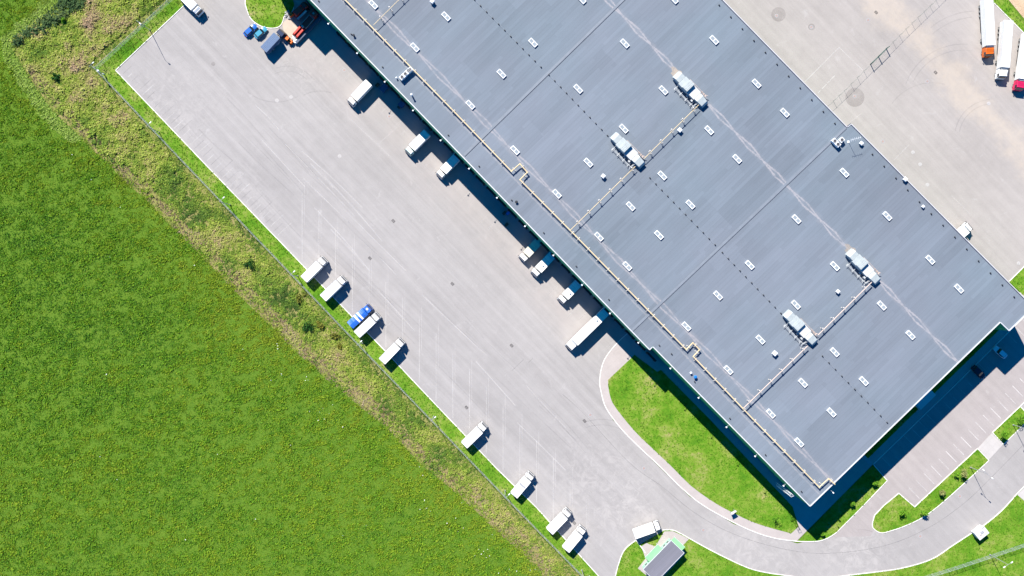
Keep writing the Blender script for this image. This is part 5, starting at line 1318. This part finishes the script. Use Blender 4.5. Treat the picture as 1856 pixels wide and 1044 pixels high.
blades('meadow_grass', x, y, -.06, .16 + .42 * np.clip(lump * 1.5 - .3, 0, 1) * rng.uniform(.7, 1.2, len(x)), .75, .95, 4, 'grass', np.clip(tone, 0, 1), 'uneven mown green meadow grass filling the left of the photo', 'grass')
k = scatter(field, .16); dl = dist_line(k[0], k[1], outer); sel = rng.random(len(dl)) < np.where((dl < 80) & (k[1] > 620), vn(k[0], k[1], 5, 51) ** 3 * 1.0, .006)
fx, fy = k[0][sel], k[1][sel]
o = blades('meadow_flowers', fx, fy, .25, rng.uniform(.10, .20, len(fx)), .9, .3, 2, 'grass', np.full(len(fx), .5), 'scattered small white flowers in the meadow beside the verge', 'flowers', True)
o.data.materials.clear(); o.data.materials.append(M['petal'])
x, y = scatter(verge_poly, 9.5)
dl = dist_line(x, y, outer[5:]); df = np.minimum(dist_line(x, y, fence_left), dist_line(x, y, fence_nw))
big = vn(x, y, 7, 41); med = vn(x, y, 2.2, 42); fine_ = vn(x, y, .9, 43)
wdry = 9 + 9 * vn(x, y, 12, 44) + 12 * (med - .5) - np.where(y < 300, 4, 0) + np.where(y > 480, 3, 0)
prob = np.clip(1.15 - (np.abs(dl - 14) / np.maximum(wdry, 1)) ** 2, 0, .85) * (.5 + .75 * vn(x, y, 5, 45))
dry = (rng.random(len(x)) < prob) & (y > 130)
keep = (rng.random(len(x)) < np.where(dry, .62, .45 + .9 * fine_))
x, y, dl, df, big, med, fine_, dry = [q[keep] for q in (x, y, dl, df, big, med, fine_, dry)]
g_ = ~dry; near = df < 9 + 10 * med
fringe = dl < 7
hw_ = np.where(near | fringe, .16 + .15 * fine_, .16 + .52 * np.clip(fine_ * .6 + med * .7 - .15, 0, 1) * np.where(y < 330, 1.5, 1.0))
tone = .31 + (big - .5) * .72 + (med - .5) * .50 + rng.normal(0, .12, len(x)) + np.where(y < 230, .14, 0) + np.where((y < 60) & (x > 150), .12, 0)
tone = np.where(near, .16 + rng.normal(0, .06, len(x)), tone); tone = np.where(fringe & ~near, .20 + .15 * med + rng.normal(0, .07, len(x)), tone)
blades('verge_weeds', x[g_], y[g_], -.03, hw_[g_], .40, .7, 11, 'weed', np.clip(tone, 0, 1)[g_], 'tangled olive and brown weeds on the verge outside the fence', 'weeds', True)
nd = int(dry.sum()); blades('dry_weeds', x[dry], y[dry], -.02, rng.uniform(.2, .5, nd), .45, .8, 5, 'dry_weed', np.clip(.55 + (big[dry] - .5) * .5 + (med[dry] - .5) * .4 + rng.normal(0, .16, nd), 0, 1), 'dry brown stalks in a strip along the meadow edge', 'weeds')
# darker reeds on the bank at the upper left corner
bank = [(150, -40), (128, -12), (100, 12), (60, 45), (26, 72), (30, 86), (52, 66), (90, 52), (120, 30), (150, 12), (178, -40)]
x, y = scatter(bank, 7)
kk = rng.random(len(x)) < .2 + vn(x, y, 2.5, 71); x, y = x[kk], y[kk]
blades('bank_reeds', x, y, -.03, rng.uniform(.5, 1.5, len(x)), .26, .5, 9, 'reed', np.clip(.42 + (vn(x, y, 3, 72) - .5) * .7 + rng.normal(0, .18, len(x)), 0, 1), 'dark green reeds on the bank at the upper left corner', 'reeds', True)
x, y = scatter(field, 10); kk = (dist_line(x, y, outer[:9]) < 18 + 6 * vn(x, y, 3, 73)); x, y = x[kk], y[kk]
blades('pale_grass', x, y, -.05, rng.uniform(.25, .5, len(x)), .9, 1.1, 6, 'pale_blade', np.clip(.66 + rng.normal(0, .10, len(x)), 0, 1), 'pale long grass along the lip of the bank, upper left', 'grass')
xs_, ys_, zs_ = [], [], []
for pts, z in lawn_polys:
    x, y = scatter(pts, 5.0); kk = (x > -20) & (x < 1880) & (y > -20) & (y < 1065)
    xs_.append(x[kk]); ys_.append(y[kk])
x, y = np.concatenate(xs_), np.concatenate(ys_)
for ex in NO_LAWN:
    kk = ~in_poly(x, y, ex); x, y = x[kk], y[kk]
dfe = np.minimum(dist_line(x, y, fence_left), dist_line(x, y, fence_nw)); strip = (dfe < 60) & (x < 1120)
tone = .36 + (vn(x, y, 8, 61) - .5) * .55 + (vn(x, y, 2.6, 62) - .5) * .45 + rng.normal(0, .09, len(x)) - np.where(strip, .06, 0) + np.where((x > 1100) & (y > 970), .10, 0)
blades('lawn_grass', x, y, .06, rng.uniform(.08, .24, len(x)), 1.4, .9, 4, 'lawn_blade', np.clip(tone, 0, 1), 'short bright green lawn grass on the strips and islands', 'grass')

def crown(cx, cy, cz, rx, rz_, n, size, seed):
    r = np.random.default_rng(seed); me_v = []; fs = []; tn = []
    lobes = [(r.normal(0, .45, 3), r.uniform(.45, .8)) for _ in range(7)]
    for i in range(n):
        c, q = lobes[r.integers(len(lobes))]
        d = r.normal(0, 1, 3); d /= np.linalg.norm(d); p = c + d * q * r.uniform(.55, 1.0)
        pos = np.array([cx + p[0] * rx, cy + p[1] * rx, cz + p[2] * rz_])
        a = r.normal(0, 1, 3); a /= np.linalg.norm(a); b = np.cross(a, r.normal(0, 1, 3)); b /= np.linalg.norm(b)
        s = size * r.uniform(.6, 1.4); o_ = len(me_v)
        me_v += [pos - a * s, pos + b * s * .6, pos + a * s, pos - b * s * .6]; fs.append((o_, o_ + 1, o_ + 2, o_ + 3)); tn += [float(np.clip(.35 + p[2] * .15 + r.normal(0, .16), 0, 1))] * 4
    return me_v, fs, tn
def leaf_obj(name, data, mat, parent):
    v, f, tn = data; me = bpy.data.meshes.new(name); me.from_pydata([tuple(q) for q in v], [], f); me.materials.append(M[mat])
    at = me.attributes.new('tone', 'FLOAT', 'POINT'); at.data.foreach_set('value', np.array(tn, np.float32))
    o = bpy.data.objects.new(name, me); COL.objects.link(o); o.parent = parent; return o
def tree(px, py, label, h, r, mat, seed, n=420):
    p = W(px, py, h * .6); o = thing('young_tree', label, 'tree', (p.x, p.y, .05), 0, 'young trees on the lawns')
    m = MB(); rr_ = random.Random(seed); top = Vector((rr_.uniform(-.1, .1), rr_.uniform(-.1, .1), h * .8)); m.cyl((0, 0, 0), top * .6, .07, .05, 8); m.cyl(top * .6, top, .05, .02, 7)
    for k in range(7):
        a = k * 2.4; b0 = top * rr_.uniform(.45, .85); m.cyl(b0, b0 + Vector((math.cos(a) * r * .7, math.sin(a) * r * .7, r * .6)), .025, .008, 5)
    m.build('trunk', M['wood'], o)
    leaf_obj('crown', crown(0, 0, h * .72, r, h * .3, n, .17, seed), mat, o)
for i, (px, py, lb, h, r, mt) in enumerate((
    (1586, 875, 'small bright green tree on the shaded lawn edge by the lot entry', 2.6, .75, 'tree_green'), (1545.7, 912.5, 'small green tree midway along the lawn beside the footpath', 2.4, .65, 'tree_green'), (1492, 967, 'tiny yellow green tree at the lowest end of the footpath lawn', 1.6, .5, 'tree_green'),
    (1636.5, 931, 'round green tree in the middle of the lawn tip', 2.4, .8, 'tree_green'), (1675, 930, 'bright green tree at the road kerb of the lawn tip', 2.8, .9, 'tree_green'), (1708.5, 893, 'pinkish green tree beside the parking bays, lower one', 2.8, 1.0, 'tree_pink'),
    (1747.5, 856, 'pink tree left of the double lamp post', 3.2, 1.0, 'tree_pink'), (1733, 859, 'thin sparse sapling left of the pink tree', 2.4, .5, 'tree_green'), (1820.5, 788, 'tall dark tree at the kerb beside the crossing pad', 3.6, 1.1, 'tree_green'), (1850, 759, 'full green tree at the right edge of the photo', 3.4, 1.2, 'tree_green'), (1405.5, 941, 'lone sparse tree near the tip of the big lawn', 3.4, .9, 'tree_green'))):
    tree(px, py, lb, h, r, mt, 40 + i, 130 if 'sparse' in lb else 420)
def bush(px, py, label, r, h, mat, seed):
    p = W(px, py, h * .5); o = thing('bush', label, 'bush', (p.x, p.y, -.03), 0, 'bushes on the verge')
    m = MB()
    for k in range(5): a = k * 1.3; m.cyl((0, 0, 0), (math.cos(a) * r * .5, math.sin(a) * r * .5, h * .6), .05, .02, 6)
    m.build('stems', M['wood'], o)
    leaf_obj('foliage', crown(0, 0, h * .5, r * .8, h * .5, 520, .20, seed), mat, o)
for i, (px, py, lb, r, h, mt) in enumerate(((101.5, 141.5, 'small round dark green bush near the upper left corner', 1.0, 1.6, 'bush'), (114, 35.5, 'small light bush at the dark bank in the upper left', .9, 1.5, 'tree_green'), (449.5, 478, 'dark green bush halfway down the verge', 1.4, 1.6, 'bush'), (559, 593, 'largest dark green bush, left of the blue tarp lorry', 1.9, 1.9, 'bush'), (544.5, 540, 'olive bush beside the fence below the uppermost lorry', 1.6, 1.4, 'bush_olive'), (580, 589.5, 'grey green bush right of the largest dark bush', 1.3, 1.2, 'bush_olive'), (607, 608, 'brown green bush near the fence below the blue tarp lorry', 1.3, 1.2, 'bush_olive'), (616, 628, 'orange tinted bush on the verge', .9, .9, 'bush_olive'))):
    bush(px, py, lb, r, h, mt, 80 + i)

# ------------------------------------------------------------------ light, sky, camera
EL = math.radians(47.0); sd = Vector((.45, -.893, 0)).normalized() * math.cos(EL) + Vector((0, 0, -math.sin(EL)))
sun = bpy.data.lights.new('sun', 'SUN'); sun.energy = 4.6; sun.angle = math.radians(.5); sun.color = (1.0, .945, .86)
so = bpy.data.objects.new('sun', sun); COL.objects.link(so); so.rotation_euler = sd.to_track_quat('-Z', 'Y').to_euler(); so.location = (0, 0, 200)
w = bpy.data.worlds.new('World'); scene.world = w; w.use_nodes = True; nt = w.node_tree
sky = nt.nodes.new('ShaderNodeTexSky'); sky.sky_type = 'NISHITA'; sky.sun_disc = False; sky.sun_elevation = EL; sky.sun_rotation = math.atan2(-.45, .893)
sky.air_density = .6; sky.dust_density = 0.0; sky.ozone_density = 5.0
hs = nt.nodes.new('ShaderNodeHueSaturation'); hs.inputs['Saturation'].default_value = 1.6; hs.inputs['Value'].default_value = 1.85
nt.links.new(sky.outputs[0], hs.inputs['Color'])
bg = nt.nodes['Background']; bg.inputs['Strength'].default_value = .05; nt.links.new(hs.outputs[0], bg.inputs['Color'])
cam = bpy.data.cameras.new('camera'); cam.sensor_width = 36; cam.lens = 36 * H / (1856 * S); cam.clip_end = 3000; cam.clip_start = 1
co = bpy.data.objects.new('camera', cam); COL.objects.link(co); co.location = (0, 0, H); scene.camera = co
vs_ = scene.view_settings; vs_.view_transform = 'Standard'; vs_.look = 'None'; vs_.exposure = 1.15; vs_.gamma = 1.0
